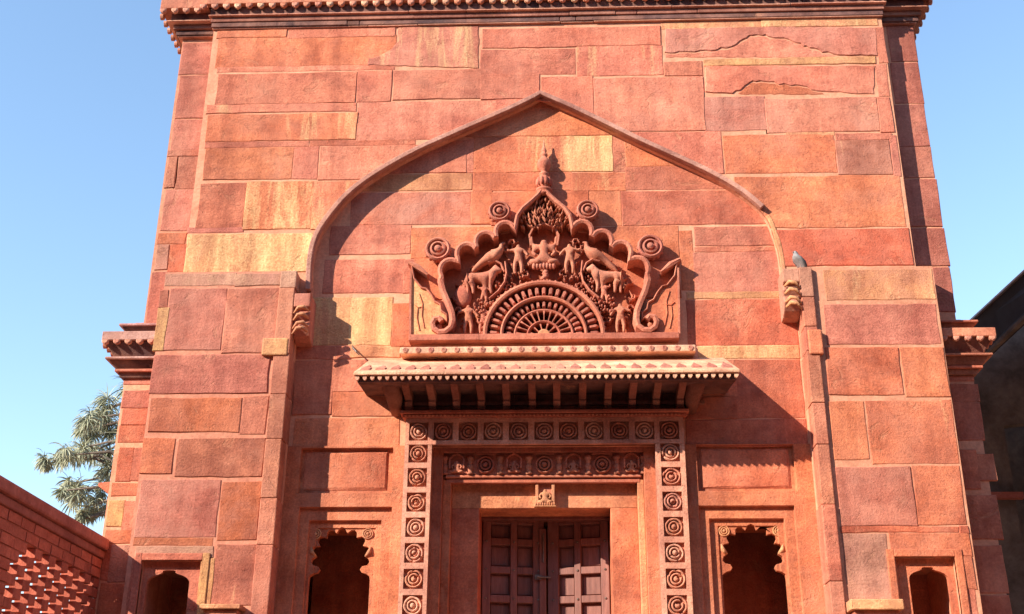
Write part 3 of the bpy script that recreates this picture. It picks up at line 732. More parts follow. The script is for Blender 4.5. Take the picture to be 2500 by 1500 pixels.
# ---- ledge under the carved panel
lx0, lx1 = xat(975, -.17, 860), xat(1700, -.17, 855)
lz0, lz1 = zat(861, -.17), zat(841, -.17)
lg = MB().add([(lx0, -.17, lz0), (lx1, -.17, lz0), (lx1, -.165, lz1-.012), (lx0, -.165, lz1-.012), (lx0, 0, lz0+.01), (lx1, 0, lz0+.01), (lx1, 0, lz1+.02), (lx0, 0, lz1+.02)],
              [(0, 1, 2, 3), (3, 2, 6, 7), (4, 5, 1, 0), (0, 3, 7, 4), (1, 5, 6, 2), (7, 6, 5, 4)]).build('ledge', CARVED, gate, 'w', bevel=.012)
fl_me = MB().lathe([(.026, 0), (.026, -.006), (.015, -.009), (.008, -.004), (.004, -.012)], n=8).mesh('flower')
for i in range(23):
    obj('flower', fl_me, CARVED, lg, (.50, .22, .16), loc=(lx0+.05+(lx1-lx0-.1)*i/22, -.168, (lz0+lz1)/2-.004), rot=(0, rnd.uniform(0, 3), 0))
# ---- carved panel (drawn for the right half and mirrored about its axis)
PT = {k: tuple(c*.86 for c in v) for k, v in TONE.items()}
ped = empty('carved_panel'); ped.parent = gate
YQ = -.05
PCX = at(1328, 700, YQ).x
def pm(pts, side, Y=YQ):
    return [((x if side > 0 else 2*PCX-x), z) for x, z in (q(a, b, Y) for a, b in pts)]
pz0, pz1 = zat(836, YQ), zat(821, YQ)
px0, px1 = xat(1000, YQ, 828), xat(1657, YQ, 828)
def arc_px(cx, cy, r, a0, a1, n=9, ry=None): return [(cx+r*math.cos(R_(a0+(a1-a0)*i/n)), cy-(ry or r)*math.sin(R_(a0+(a1-a0)*i/n))) for i in range(n+1)]
OGEE = [(1332, 474), (1340, 484), (1358, 500), (1378, 516), (1391, 534), (1396, 556)]
LOBES = arc_px(1421, 573, 24, 165, -25)+arc_px(1469, 597, 25, 150, -25)+arc_px(1515, 624, 25, 145, -25)+arc_px(1555, 664, 27, 135, -30)
TAIL = [(1581, 690), (1574, 716), (1563, 742), (1554, 766), (1552, 786), (1557, 802), (1570, 812), (1586, 813), (1598, 805), (1602, 792), (1596, 781), (1585, 779), (1579, 787)]
CONT = OGEE+LOBES+TAIL
# field behind the figures
fieldR = [(1328, 462), (1352, 486), (1392, 514), (1410, 550), (1445, 552), (1498, 576), (1548, 604), (1590, 656), (1582, 718), (1566, 772), (1566, 829)]
Rr = pm(fieldR, 1); Ll = pm(fieldR, -1)
fld = MB().prism(Rr+Ll[::-1][:-1], .045, .10).build('panel_ground', CARVED, ped, PT['o'])
cut(fld, [MB().prism(arc(71, YQ), -.3, .3).mesh('c')])
for s in (1, -1):
    P = pm(CONT, s)
    MB().ribbon(P, [.034]*len(OGEE)+[.042]*len(LOBES)+[.055]*5+[.046]*(len(TAIL)-5), -.14, .046, ridge=.010).build('cusped_rib', CARVED, ped, PT['p'], wear=.3)
    # side slab with its waved leaf edge
    wave = [(1652, 645), (1646, 679), (1628, 702), (1616, 705), (1604, 720), (1595, 737), (1582, 744), (1579, 760), (1567, 769), (1566, 786), (1580, 776), (1596, 776), (1606, 788), (1606, 800), (1596, 812), (1575, 822), (1657, 822)]
    MB().prism(pm(wave, s), -.088, 0).build('side_slab', CARVED, ped, PT['o'] if s > 0 else 'c', vein=0 if s > 0 else .45)
    MB().ribbon(pm(wave[:12], s), .016, -.112, -.07, ridge=.006).build('leaf_edge', CARVED, ped, PT['p'])
    MB().ribbon(pm([(1612, 672), (1636, 652), (1659, 640)], s), [.02, .05, .028], -.13, -.02, ridge=.01).build('leaf_blade', CARVED, ped, PT['p'])
    MB().ribbon(pm([(1654, 660), (1656, 740), (1657, 822)], s), .018, -.105, -.02).build('slab_edge', CARVED, ped, PT['p'])
    for a in ([(1622, 800), (1628, 770), (1626, 740), (1634, 715)], [(1634, 806), (1640, 775), (1638, 752)], [(1625, 748), (1637, 750), (1646, 742)]):
        MB().ribbon(pm(a, s), [.012]*(len(a)-1)+[.004], -.098, -.08, ridge=.006).build('leaf_vein', CARVED, ped, PT['o'])
    MB().lathe([(.035, 0), (.034, -.03), (.018, -.045), (.006, -.05)], (pm([(1588, 795)], s)[0][0], -.04, pm([(1588, 795)], s)[0][1]), 14).build('volute_eye', CARVED, ped, PT['k'])
    # projecting flower knobs
    for kx, ky, kr in ((1435, 511, .092), (1588, 600, .105)):
        x, z = pm([(kx, ky)], s, -.13)[0]
        pts = [(.76, .13), (.80, .06), (1.0, .045), (1.02, .01), (.9, -.005), (.80, .0), (.76, .022), (.66, .022), (.60, -.004), (.48, -.01), (.42, .02), (.30, .02), (.25, -.008), (.1, -.018)]
        kb = MB().lathe([(r*kr, h) for r, h in pts], (0, 0, 0), 24)
        for i in range(14):
            a = 2*math.pi*i/14; kb.ell((math.cos(a)*kr*.92, .05, math.sin(a)*kr*.92), (.02, .03, .02), 6, 4)
        kb.build('flower_knob', CARVED, ped, PT['m'], loc=(x, -.13, z), scl=(1.1, 1, 1.1))
MB().box(px0, px1, -.125, 0, pz0, pz1).build('panel_base', CARVED, ped, PT['p'], bevel=.006)
# sun window: ribs, two rings of petals and a pierced centre
for r, w in ((144, .036), (103, .026), (71, .022), (40, .020)):
    MB().ribbon(arc(r, YQ), w, -.11 if r > 71 else -.075, .046, ridge=.008).build('sun_ring', CARVED, ped, PT['p'])
def petals(r0, r1, n, y0, tone, gap=.12):
    for i in range(n):
        a0 = math.pi*(i+gap)/n; a1 = math.pi*(i+1-gap)/n; am = (a0+a1)/2
        o_ = [sunpt(r0, a0, YQ), sunpt(r0, a1, YQ), sunpt(r1-4, a1, YQ), sunpt(r1, am, YQ), sunpt(r1-4, a0, YQ)]
        c = sunpt((r0+r1)/2, am, YQ)
        mb = MB(); k = 5
        mb.add([(x, .046, z) for x, z in o_]+[(x, y0+.03, z) for x, z in o_]+[(c[0]+(x-c[0])*.6, y0, c[1]+(z-c[1])*.6) for x, z in o_],
               [(j, (j+1) % k, k+(j+1) % k, k+j) for j in range(k)]+[(k+j, k+(j+1) % k, 2*k+(j+1) % k, 2*k+j) for j in range(k)]+[tuple(range(2*k, 3*k))])
        mb.build('petal', CARVED, ped, PT[tone])
petals(110, 137, 23, -.085, 'm', .20); petals(77, 98, 19, -.078, 'm', .20)
for i in range(13):                                    # spokes of the pierced band
    a = math.pi*(i+.5)/13
    MB().ribbon([sunpt(41, a, YQ), sunpt(58, a, YQ), sunpt(70, a, YQ)], [.007, .007, .020], -.07, .03).build('spoke', CARVED, ped, PT['p'])
for i in range(6):
    a = math.pi*(i+.5)/6
    MB().ribbon([sunpt(12, a, YQ), sunpt(26, a, YQ), sunpt(39, a, YQ)], [.010, .007, .020], -.06, .03).build('spoke', CARVED, ped, PT['p'])
MB().prism(arc(15, YQ, 12), -.11, .02).build('sun_boss', CARVED, ped, PT['c'], bevel=.012)
hoop = MB()
for i in range(33):
    a = math.pi*(i+.5)/33; x, z = sunpt(150, a, YQ); hoop.ell((x, -.075, z), (.014, .02, .014), 6, 4)
hoop.build('bead_ring', CARVED, ped, PT['p'])['kind'] = 'stuff'
# finial
fz = zat(478, -.07); fx = at(1328, 420, -.07).x
FIN = [(.075, 0), (.075, .02), (.06, .024), (.085, .034), (.085, .05), (.05, .055), (.042, .07), (.068, .09), (.075, .12), (.062, .15), (.040, .17), (.052, .18), (.052, .192), (.03, .20), (.03, .215), (.060, .24), (.072, .275), (.066, .305), (.040, .33), (.026, .345), (.040, .355), (.040, .366), (.02, .375), (.028, .39), (.030, .405), (.018, .425), (.010, .45), (.005, .50)]
hs = (zat(342, -.07)-fz)/.50
MB().lathe([(r*.92, h*hs) for r, h in FIN], (fx, -.07, fz), 16, 'z').build('finial', CARVED, ped, PT['p'], smooth=True, wear=.4)
mb = MB()
for i in range(10):
    a = 2*math.pi*i/10; mb.ell((fx+.062*math.cos(a), -.07+.062*math.sin(a), fz+.115*hs), (.018, .018, .045), 6, 5)
mb.build('finial_petals', CARVED, ped, PT['p'], smooth=True)
# foliage filling the head of the panel
head = [q(a, b, YQ) for a, b in OGEE[1:]]
lf = MB(); hp = pm(OGEE, 1)+pm(OGEE, -1)[::-1]
for _ in range(900):
    x = PCX+rnd.uniform(-.26, .26); z = rnd.uniform(zat(566, YQ), zat(484, YQ))
    if not inside((x, z), hp): continue
    if abs(x-PCX) < .05 and z < zat(545, YQ): continue
    a = math.atan2(z-zat(600, YQ), x-PCX)+rnd.uniform(-.5, .5); l = rnd.uniform(.014, .03); w = .009
    if rnd.random() < .62: continue
    dx, dz = math.cos(a), math.sin(a)
    lf.ribbon([(x-dx*l, z-dz*l), (x, z), (x+dx*l, z+dz*l)], [.006, w*2, .004], -.06-rnd.uniform(0, .05), .046, ridge=.012)
lf.build('foliage_carving', CARVED, ped, PT['k'])['kind'] = 'stuff'
# figures
def put(me, px, py, tone='k', side=1, Y=-.05, name='carved_figure', s=1.0, flip=False):
    x, z = pm([(px, py)], side, Y)[0]
    return obj(name, me, CARVED, ped, PT.get(tone, tone) if isinstance(tone, str) else tone, loc=(x, Y+.025, z), scl=(-s if flip else s, s*1.35, s))
put(seated(.31, True), 1328, 648, 'k', name='seated_figure', Y=-.06)
lot = MB()
for i in range(7):
    x = PCX+(-.09+.03*i); lot.ell((x, -.075, zat(652, -.06)), (.02, .03, .035), 6, 5)
for k in range(5): lot.ell((PCX+rnd.uniform(-.03, .03), -.06, zat(664+k*4, -.06)), (.03, .03, .02), 6, 4)
lot.build('lotus_seat', CARVED, ped, PT['p'], smooth=True)
MB().ribbon(pm([(1296, 600), (1292, 575), (1302, 556), (1328, 546), (1354, 556), (1364, 575), (1360, 600)], 1), .016, -.06, .046).build('halo', CARVED, ped, PT['p'])
st_me = relief_person(.33, ((-.30, .80), (.26, .58)))
st2 = relief_person(.31, ((-.28, .55), (.30, .72)))
sit3 = relief_person(.22, ((-.26, .70), (.24, .9)))
def bull():
    J = [(0, 0, .55), (.45, 0, .56), (.62, -.02, .66), (.74, -.04, .82), (.90, -.05, .74), (-.08, 0, .54), (-.04, 0, .28), (-.04, 0, .03), (.10, -.03, .3), (.12, -.03, .03), (.46, 0, .28), (.46, 0, .03), (.58, -.03, .3), (.62, -.03, .03), (.72, -.02, .98), (-.14, 0, .36), (-.13, 0, .18)]
    E_ = [(0, 1), (1, 2), (2, 3), (3, 4), (0, 5), (5, 6), (6, 7), (0, 8), (8, 9), (1, 10), (10, 11), (2, 12), (12, 13), (3, 14), (5, 15), (15, 16)]
    rd = [.17, .18, .16, .11, .07, .14, .06, .04, .07, .04, .07, .04, .06, .04, .03, .03, .02]
    return skin('bull', [(x*.33, y*.33, z*.31) for x, y, z in J], E_, [r*.30 for r in rd])
def bird():
    J = [(0, 0, 0), (.12, -.03, .07), (.20, -.05, .17), (.17, -.05, .28), (.27, -.06, .29), (-.13, 0, -.06), (-.26, 0, -.16), (-.40, 0, -.30), (-.50, 0, -.40), (.05, -.02, -.13), (.08, -.02, -.22), (-.06, -.06, .05), (-.20, -.05, -.04)]
    E_ = [(0, 1), (1, 2), (2, 3), (3, 4), (0, 5), (5, 6), (6, 7), (7, 8), (0, 9), (9, 10), (0, 11), (11, 12)]
    rd = [.135, .11, .06, .055, .015, .12, .085, .065, .03, .03, .02, .08, .03]
    return skin('bird', [(x*.42, y*.42, z*.42) for x, y, z in J], E_, [r*.42 for r in rd])
bull_me, bird_me = bull(), bird()
for s in (1, -1):
    f_ = s < 0
    put(st_me, 1391, 670, 'k', s, -.06, flip=not f_)
    put(st2, 1516, 814, 'k', s, -.06, flip=f_)
    put(sit3, 1476, 742, 'p', s, -.06, flip=f_)
    put(bull_me, 1512, 716, 'k', s, -.06, 'bull_carving', flip=not f_)
    put(bird_me, 1452, 622, 'k', s, -.06, 'bird_carving', flip=not f_)
    if s < 0: put(st2, 1478, 814, 'p', s, -.05, s=.92, flip=True)
    cl = MB()
    for _ in range(46):
        a, b = rnd.uniform(1440, 1500), rnd.uniform(722, 762)
        if (a-1328)**2+((b-822)/.885)**2 < 156**2: continue
        x, z = pm([(a, b)], s)[0]; cl.ell((x, -.02, z), (rnd.uniform(.010, .02), .06, rnd.uniform(.010, .022)), 6, 4)
    for _ in range(50):
        a, b = rnd.uniform(1375, 1450), rnd.uniform(655, 716)
        if (a-1328)**2+((b-822)/.885)**2 < 154**2: continue
        x, z = pm([(a, b)], s)[0]; cl.ell((x, -.01, z), (rnd.uniform(.009, .018), .055, rnd.uniform(.009, .018)), 6, 4)
    cl.build('flower_cluster', CARVED, ped, PT['p'], smooth=True)['kind'] = 'stuff'
    # scrolling leaves that crowd the ground between the figures
    sc_ = MB()
    for (a, b), rr_, a0 in (((1404, 590), 11, 0), ((1424, 606), 9, 80), ((1414, 700), 10, 30), ((1436, 690), 9, 150), ((1478, 672), 12, 200), ((1500, 655), 11, 30), ((1530, 690), 12, 90), ((1545, 720), 11, 200), ((1538, 752), 10, 10), ((1372, 668), 9, 60), ((1362, 640), 8, 180), ((1526, 780), 8, 40), ((1462, 760), 8, 100), ((1486, 778), 9, 220), ((1405, 640), 8, 120), ((1485, 640), 9, 240)):
        pts = [(a+rr_*(1-.16*k)*math.cos(R_(a0+55*k)), b-rr_*(1-.16*k)*math.sin(R_(a0+55*k))) for k in range(6)]
        sc_.ribbon(pm(pts, s), [.012, .018, .018, .016, .012, .006], -.03-.03*rnd.random(), .046, ridge=.010)
        for k in range(3):
            an = R_(a0+120*k+40); sc_.ribbon(pm([(a, b), (a+rr_*1.5*math.cos(an), b-rr_*1.5*math.sin(an))], s), [.016, .004], -.02, .046, ridge=.008)
    sc_.build('leaf_scrolls', CARVED, ped, PT['p'])['kind'] = 'stuff'
    if s < 0: MB().ell((pm([(1528, 716)], s)[0][0], -.0, pm([(1528, 716)], s)[0][1]), (.085, .06, .115), 16, 10).build('oval_boss', CARVED, ped, PT['p'], smooth=True)
    MB().ribbon(pm([(1424, 664), (1432, 645), (1447, 636), (1464, 640)], s), .018, -.085, .046, ridge=.008).build('leaf_arch', CARVED, ped, PT['p'])
    MB().ribbon(pm([(1422, 640), (1419, 668), (1424, 690), (1440, 712), (1462, 730)], s), .016, -.09, .046, ridge=.008).build('garland', CARVED, ped, PT['p'])

# ---- piers that carry the arch
def pier(side, xo, xi, ztop, rows, cap_rows, tone_strip):
    a, b = sorted((xo, xi))
    p = MB().box(a, b, YP, .3, 0, ztop).build('pier', MORTAR_D if side < 0 else MORTAR, gate)
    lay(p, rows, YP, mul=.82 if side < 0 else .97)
    return p
zpl = zat(664, YP, 560); zpr = zat(652, YP, 2100)
pxl0 = xat(395, YP, 740); pxr1 = xat(2276, YP, 648)
S_PL = [(402, 664, 566, 688, 'g', 0, .8), (570, 664, 704, 688, 'g', 0, .8), (406, 700, 538, 844, 'm', 0, .5), (546, 700, 682, 850, 'p', 0, .4), (388, 704, 402, 740, 'p'), (378, 746, 400, 846, 'y', .4),
 (370, 860, 646, 948, 'm', 0, .2), (364, 964, 578, 1042, 'o'), (586, 960, 642, 1046, 'p'), (344, 1062, 416, 1142, 'o'), (430, 1062, 634, 1150, 'b', .08, .2), (336, 1162, 524, 1296, 'm', 0, .7), (534, 1166, 624, 1302, 'o', .1, .4),
 (326, 1302, 512, 1316, 'o'), (330, 1322, 512, 1345, 'g', 0, .5), (518, 1318, 614, 1460, 'p', .1), (484, 1350, 512, 1460, 'y', .3), (315, 1350, 332, 1480, 'p'), (482, 1490, 610, 1580, 'p')]
S_PR = [(1994, 654, 2252, 722, 'c', .35, .5), (1996, 738, 2262, 830, 'm', 0, .1), (2000, 842, 2172, 952, 'r', .12), (2182, 842, 2284, 958, 'o', .08), (2010, 972, 2090, 1108, 'o'), (2100, 970, 2304, 1118, 'o', .05), (2028, 1130, 2204, 1268, 'm', 0, .4), (2212, 1128, 2322, 1266, 'o'),
 (2032, 1274, 2312, 1284, 'r'), (2320, 1272, 2336, 1286, 'r'), (2044, 1292, 2146, 1460, 'g', .2, .7), (2152, 1290, 2342, 1342, 'o', .1), (2152, 1346, 2166, 1480, 'o'), (2322, 1348, 2350, 1420, 'o'), (2326, 1424, 2356, 1500, 'p'), (2044, 1500, 2160, 1580, 'o')]
jl0, jl1 = xat(655, YS, 1000), XL
jr0, jr1 = XR, xat(2016, YS, 1000)
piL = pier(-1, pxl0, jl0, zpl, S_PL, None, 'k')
piR = pier(1, jr1, pxr1, zpr, S_PR, None, 'k')
# jamb strips standing proud of the piers, each in several lengths
def strip(x0, x1, ztop, cuts, tones, par):
    zs = [ztop]+[zat(y, YS, 1000) for y in cuts]+[0]
    for i in range(len(zs)-1):
        e = rnd.uniform(-.004, .004)
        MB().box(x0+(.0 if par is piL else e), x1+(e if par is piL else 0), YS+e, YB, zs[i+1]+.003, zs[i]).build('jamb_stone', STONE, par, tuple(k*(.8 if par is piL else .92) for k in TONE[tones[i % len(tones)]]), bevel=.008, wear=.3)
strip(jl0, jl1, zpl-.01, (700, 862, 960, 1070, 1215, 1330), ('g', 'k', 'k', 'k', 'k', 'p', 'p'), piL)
strip(jr0, jr1, zat(652, YS, 1985), (735, 806, 864, 990, 1090, 1235, 1420), ('g', 'k', 'p', 'k', 'k', 'k', 'p', 'p'), piR)
e0 = rect(1965, 806, 2016, 866, YS)
MB().box(e0[0]+.03, jr1+.03, YS-.02, YP+.01, e0[1], e0[3]).build('repair_block', STONE, piR, 'o', bevel=.012)
e1 = rect(640, 826, 694, 868, YS)
MB().box(e1[0], jl1-.02, YS-.012, YP+.01, e1[1], e1[3]).build('repair_block', STONE, piL, 'y', bevel=.012, vein=.3)
# carved corbels under the springing of the arch
def corbel(side, xin, ztop, par):
    s = side
    X = lambda u: xin-s*u
    prof = [(YS+.0, 0), (YS+.0, -.13), (YS+.05, -.15), (YS+.02, -.20), (YS+.06, -.25), (YS+.03, -.31), (YS+.09, -.38), (YS+.16, -.42), (YB, -.43), (YB, 0)]
    a, b = sorted((X(-.001), X(.15)))
    MB().prism_x([(y, ztop+z) for y, z in prof], a, b).build('corbel', CARVED, par, 'g' if s > 0 else 'm', bevel=.01, wear=.5)
    mb = MB()
    for k, (dz, r) in enumerate(((-.17, .04), (-.24, .045), (-.32, .05), (-.37, .035))):
        mb.tube([(X(.01), YS-.005, ztop+dz-.03), (X(.05), YS-.022, ztop+dz+.02), (X(.10), YS-.015, ztop+dz+.03), (X(.14), YS+.02, ztop+dz)], [.008, .017, .02, .01], 7)
    mb.build('scroll_carving', CARVED, par, 'c', smooth=True)
corbel(1, jr0, zat(655, YS, 1950), piR)
corbel(-1, jl1, zat(716, YS, 720), piL)

# ---- small niches in the piers
NICHES = []
def small_niche(par, fr, op, otop, sh, tone):
    xa, za, xb, zb = rect(*fr, YP); zb_ = .9
    ox0, ox1 = xat(op[0], YP+.05, 1430), xat(op[1], YP+.05, 1430); zt, zs = zat(otop, YP+.05, (op[0]+op[1])/2), zat(sh, YP+.05, (op[0]+op[1])/2)
    cut(par, [MB().box(xa, xb, -.6, .6, zb_, zb).mesh('c')]); NICHES.append((xa, xb, zb_, zb))
    cut(front, [MB().box(xa-.004, xb+.004, -.6, 1.0, zb_-.004, zb+.004).mesh('c')])
    cx = (ox0+ox1)/2; w = ox1-ox0
    arcs = [(cx-w*.5, zb_), (cx-w*.5, zs)]+[(cx-w*.5*math.cos(R_(a)), zs+(zt-zs)*.82*math.sin(R_(a))) for a in range(12, 75, 9)]+[(cx-w*.15, zs+(zt-zs)*.86), (cx-w*.15, zt), (cx-w*.08, zt+.006)]
    arcs = arcs+[(2*cx-x, z) for x, z in arcs[::-1]]
    o = MB().box(xa, xb, YP+.055, YP+.10, zb_, zb).build('niche_slab', STONE, par, tone, wear=.2)
    cut(o, [MB().prism(arcs, -.5, .5).mesh('c')])
    MB().box(xa-.03, xb+.03, .62, .67, zb_-.02, zb+.03).build('niche_back', STONE, par, 'b')
    MB().box(xa-.06, xa, YP-.02, YP+.03, zb_, zb+.06).build('niche_jamb', STONE, par, tone, bevel=.006)
    MB().box(xb, xb+.06, YP-.02, YP+.03, zb_, zb+.06).build('niche_jamb', STONE, par, 'y' if par is piL else tone, bevel=.006, vein=.2)
    MB().box(xa-.001, xb+.001, YP-.021, YP+.03, zb, zb+.058).build('niche_lintel', STONE, par, tone, bevel=.006)
small_niche(piL, (338, 1369, 487, 1520), (356, 461), 1394, 1424, 'p')
small_niche(piR, (2192, 1360, 2341, 1520), (2222, 2318), 1386, 1413, 'o')
for par, (a, b, c, d) in ((piL, (489, 1476, 588, 1494)), (piR, (2076, 1464, 2205, 1496))):
    xa, za, xb, zb = rect(a, b, c, d, YP-.16)
    MB().box(xa, xb, YP-.19, YP, za+.02, zb).build('shelf', CARVED, par, 'c', bevel=.008)
    MB().box(xa+.03, xb-.03, YP-.15, YP, za-.03, za+.018).build('shelf_moulding', CARVED, par, 'k', bevel=.008)

# ---- corner blocks, set back from the front, with string courses that run round their sides
def corner(side):
    s = side; par = empty('corner_block'); par.parent = gate
    xo = xat(439 if s < 0 else 2236, YC, 151 if s < 0 else 130); xi = mxl if s < 0 else mxr
    zc = zat(800 if s < 0 else 776, YC, 330 if s < 0 else 2345)
    a, b = sorted((xo, xi+s*-.2)); body = MB().box(a, b, YC, DEEP, zc-.3, ZTOP+.9).build('upper_shaft', MORTAR, par)
    xl = xat(302, YC, 940) if s < 0 else xat(2388, YC, 1000)
    a, b = sorted((xl, xi+s*-.4)); low = MB().box(a, b, YC, DEEP, 0, zc-.35).build('lower_shaft', MORTAR, par)
    if s < 0:
        R1 = [(440, 106, 514, 178, 'm'), (432, 186, 506, 284, 'm'), (420, 292, 498, 362, 'm'), (408, 366, 486, 376, 'k'), (404, 382, 422, 452, 'k'), (432, 382, 478, 455, 'd'), (396, 462, 462, 556, 'm', 0, .6), (384, 566, 446, 588, 'o'), (380, 594, 404, 650, 'g', 0, .9), (410, 594, 446, 655, 'r'), (362, 660, 400, 790, 'm')]
        R2 = [(300, 946, 365, 984, 'm'), (296, 990, 352, 1024, 'r'), (290, 1030, 350, 1066, 'r'), (286, 1084, 316, 1160, 'r'), (322, 1084, 342, 1160, 'p'), (272, 1170, 330, 1196, 'o'), (262, 1212, 296, 1270, 'y'), (300, 1212, 326, 1280, 'p'), (255, 1282, 325, 1310, 'o'), (250, 1318, 262, 1400, 'r'), (268, 1318, 322, 1404, 'g', 0, .6), (240, 1412, 318, 1500, 'o')]
    else:
        R1 = [(2150, 66, 2208, 148, 'm'), (2158, 154, 2222, 248, 'm'), (2166, 256, 2236, 352, 'm'), (2176, 358, 2250, 428, 'm'), (2186, 436, 2266, 546, 'm'), (2200, 554, 2284, 640, 'm'), (2214, 648, 2298, 752, 'm')]
        R2 = [(2300, 930, 2362, 968, 'b'), (2304, 974, 2370, 1062, 'b'), (2310, 1090, 2360, 1180, 'b'), (2340, 1100, 2400, 1160, 'b'), (2330, 1198, 2412, 1300, 'b'), (2340, 1320, 2424, 1430, 'b'), (2350, 1440, 2440, 1520, 'b')]
    cut(low, [MB().box(a_-.008, b_+.008, -.6, .7, c_-.008, d_+.008).mesh('c') for a_, b_, c_, d_ in NICHES if a_*s > 0])
    lay(body, R1, YC, mul=.86); lay(low, R2, YC, mul=.86)
    if s < 0: cut(body, [MB().prism([q(x*KD, y*KD, YC) for x, y in ((424, 384), (431, 384), (428, 420), (426, 440), (420, 456), (417, 456), (421, 425))], -.5, YC+.14).mesh('c')])
    # side faces, plain blocks for the light to graze
    # capital between the shafts: (y0, y1, projection) read down the photograph
    base = xl if s < 0 else xl
    cpx = 330 if s < 0 else 2345; dy = 0 if s < 0 else -8
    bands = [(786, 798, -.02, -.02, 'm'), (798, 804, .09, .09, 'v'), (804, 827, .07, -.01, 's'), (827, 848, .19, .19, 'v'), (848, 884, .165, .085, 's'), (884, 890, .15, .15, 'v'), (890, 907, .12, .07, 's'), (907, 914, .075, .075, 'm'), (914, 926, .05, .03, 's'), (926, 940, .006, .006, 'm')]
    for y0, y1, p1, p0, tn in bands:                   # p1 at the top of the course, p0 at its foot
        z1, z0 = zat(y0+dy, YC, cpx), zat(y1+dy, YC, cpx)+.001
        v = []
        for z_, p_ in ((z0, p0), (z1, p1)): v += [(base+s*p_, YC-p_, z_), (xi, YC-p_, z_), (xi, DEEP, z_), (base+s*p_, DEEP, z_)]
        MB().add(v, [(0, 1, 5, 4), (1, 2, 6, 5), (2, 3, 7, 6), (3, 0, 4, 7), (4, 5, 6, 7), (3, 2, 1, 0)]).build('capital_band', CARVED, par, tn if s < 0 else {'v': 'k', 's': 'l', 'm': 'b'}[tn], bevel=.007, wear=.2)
    z = zat(847+dy, YC, cpx); me = bud_me
    for k in range(5):
        obj('bud', me, CARVED, par, 'f', loc=(base+s*(.155-.105*k), YC-.19+.004, z))
    for k in range(1, 12): obj('bud', me, CARVED, par, 'k', loc=(base+s*.178, YC-.17+.1*k, z), rot=(0, 0, R_(90)))
    # top cornice round the corner block
    for z0, z1, pr_, tn in CORN:
        pr_ = pr_*1.7; a, b = sorted((xo+s*pr_, xi)); MB().box(a, b, YC-pr_, DEEP, z0+.001, z1-.001).build('cornice_band', CARVED, par, tn, bevel=.008, wear=.4)
    for k in range(4): obj('bud', bud_big, CARVED, par, 'f', loc=(xo+s*(CORN[-2][2]*1.7-.035-.118*k), YC-CORN[-2][2]*1.7, CORN[-2][0]))
    for k in range(1, 9): obj('bud', bud_big, CARVED, par, 'f', loc=(xo+s*(CORN[-2][2]*1.7-.005), YC-CORN[-2][2]*1.7+.12*k, CORN[-2][0]), rot=(0, 0, R_(90)))
    if s < 0:                                          # slab of a small side eave lower down
        zz = zat(1188, .6, 240)
        MB().prism([(xl-.28, zz-.02), (xl-.28, zz+.01), (xl, zz+.03), (xl, zz-.22)], .5, 1.6).build('side_eave', CARVED, par, 'r', bevel=.006)
    return par
def bud(w, h, d):
    P = [(-w*.5, 0), (w*.5, 0), (w*.5, -h*.45), (w*.36, -h*.75), (0, -h), (-w*.36, -h*.75), (-w*.5, -h*.45)]
    mb = MB(); k = 7
    mb.add([(x, d, z) for x, z in P]+[(x, 0, z) for x, z in P]+[(x*.6, -.008, -h*.4+(z+h*.4)*.6) for x, z in P],
           [(j, (j+1) % k, k+(j+1) % k, k+j) for j in range(k)]+[(k+j, k+(j+1) % k, 2*k+(j+1) % k, 2*k+j) for j in range(k)]+[tuple(range(2*k, 3*k)), tuple(range(k))])
    return mb.mesh('bud')
bud_me = bud(.062, .045, .03); bud_big = bud(.066, .055, .03)
# cornice courses: heights read off the main wall, projection growing upwards
CORN = []
z_ = zat(56, YM-.025)
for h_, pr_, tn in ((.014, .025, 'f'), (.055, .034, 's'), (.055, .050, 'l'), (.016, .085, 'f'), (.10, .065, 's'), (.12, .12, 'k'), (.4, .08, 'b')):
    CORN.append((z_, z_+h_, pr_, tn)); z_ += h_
cor = empty('top_cornice'); cor.parent = gate
for z0, z1, pr_, tn in CORN:
    # each course in lengths with fine joints
    cuts = [mxl-pr_*.6]+sorted(rnd.uniform(mxl+.5, mxr-.5) for _ in range(4))+[mxr+pr_*.6]
    for a, b in zip(cuts[:-1], cuts[1:]):
        if b-a < .05: continue
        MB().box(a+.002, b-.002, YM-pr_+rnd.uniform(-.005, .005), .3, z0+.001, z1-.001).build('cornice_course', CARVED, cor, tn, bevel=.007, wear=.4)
k = mxl-.1
while k < mxr+.1:
    obj('bud', bud_big, CARVED, cor, rnd.choice('fkw'), loc=(k, YM-CORN[-2][2], CORN[-2][0])); k += .118
corner(-1); corner(1)
# roof and rear of the building so that it closes
zr = CORN[-1][1]
MB().box(-3.7, 3.7, .3, DEEP, zr-.15, zr).build('roof_slab', MORTAR, gate)
MB().box(-4.1, 4.1, DEEP, DEEP+.3, 0, zr).build('rear_wall', MORTAR, gate)
MB().box(-4.1, 4.1, .75, DEEP, .05, .15).build('inner_floor', MORTAR, gate)

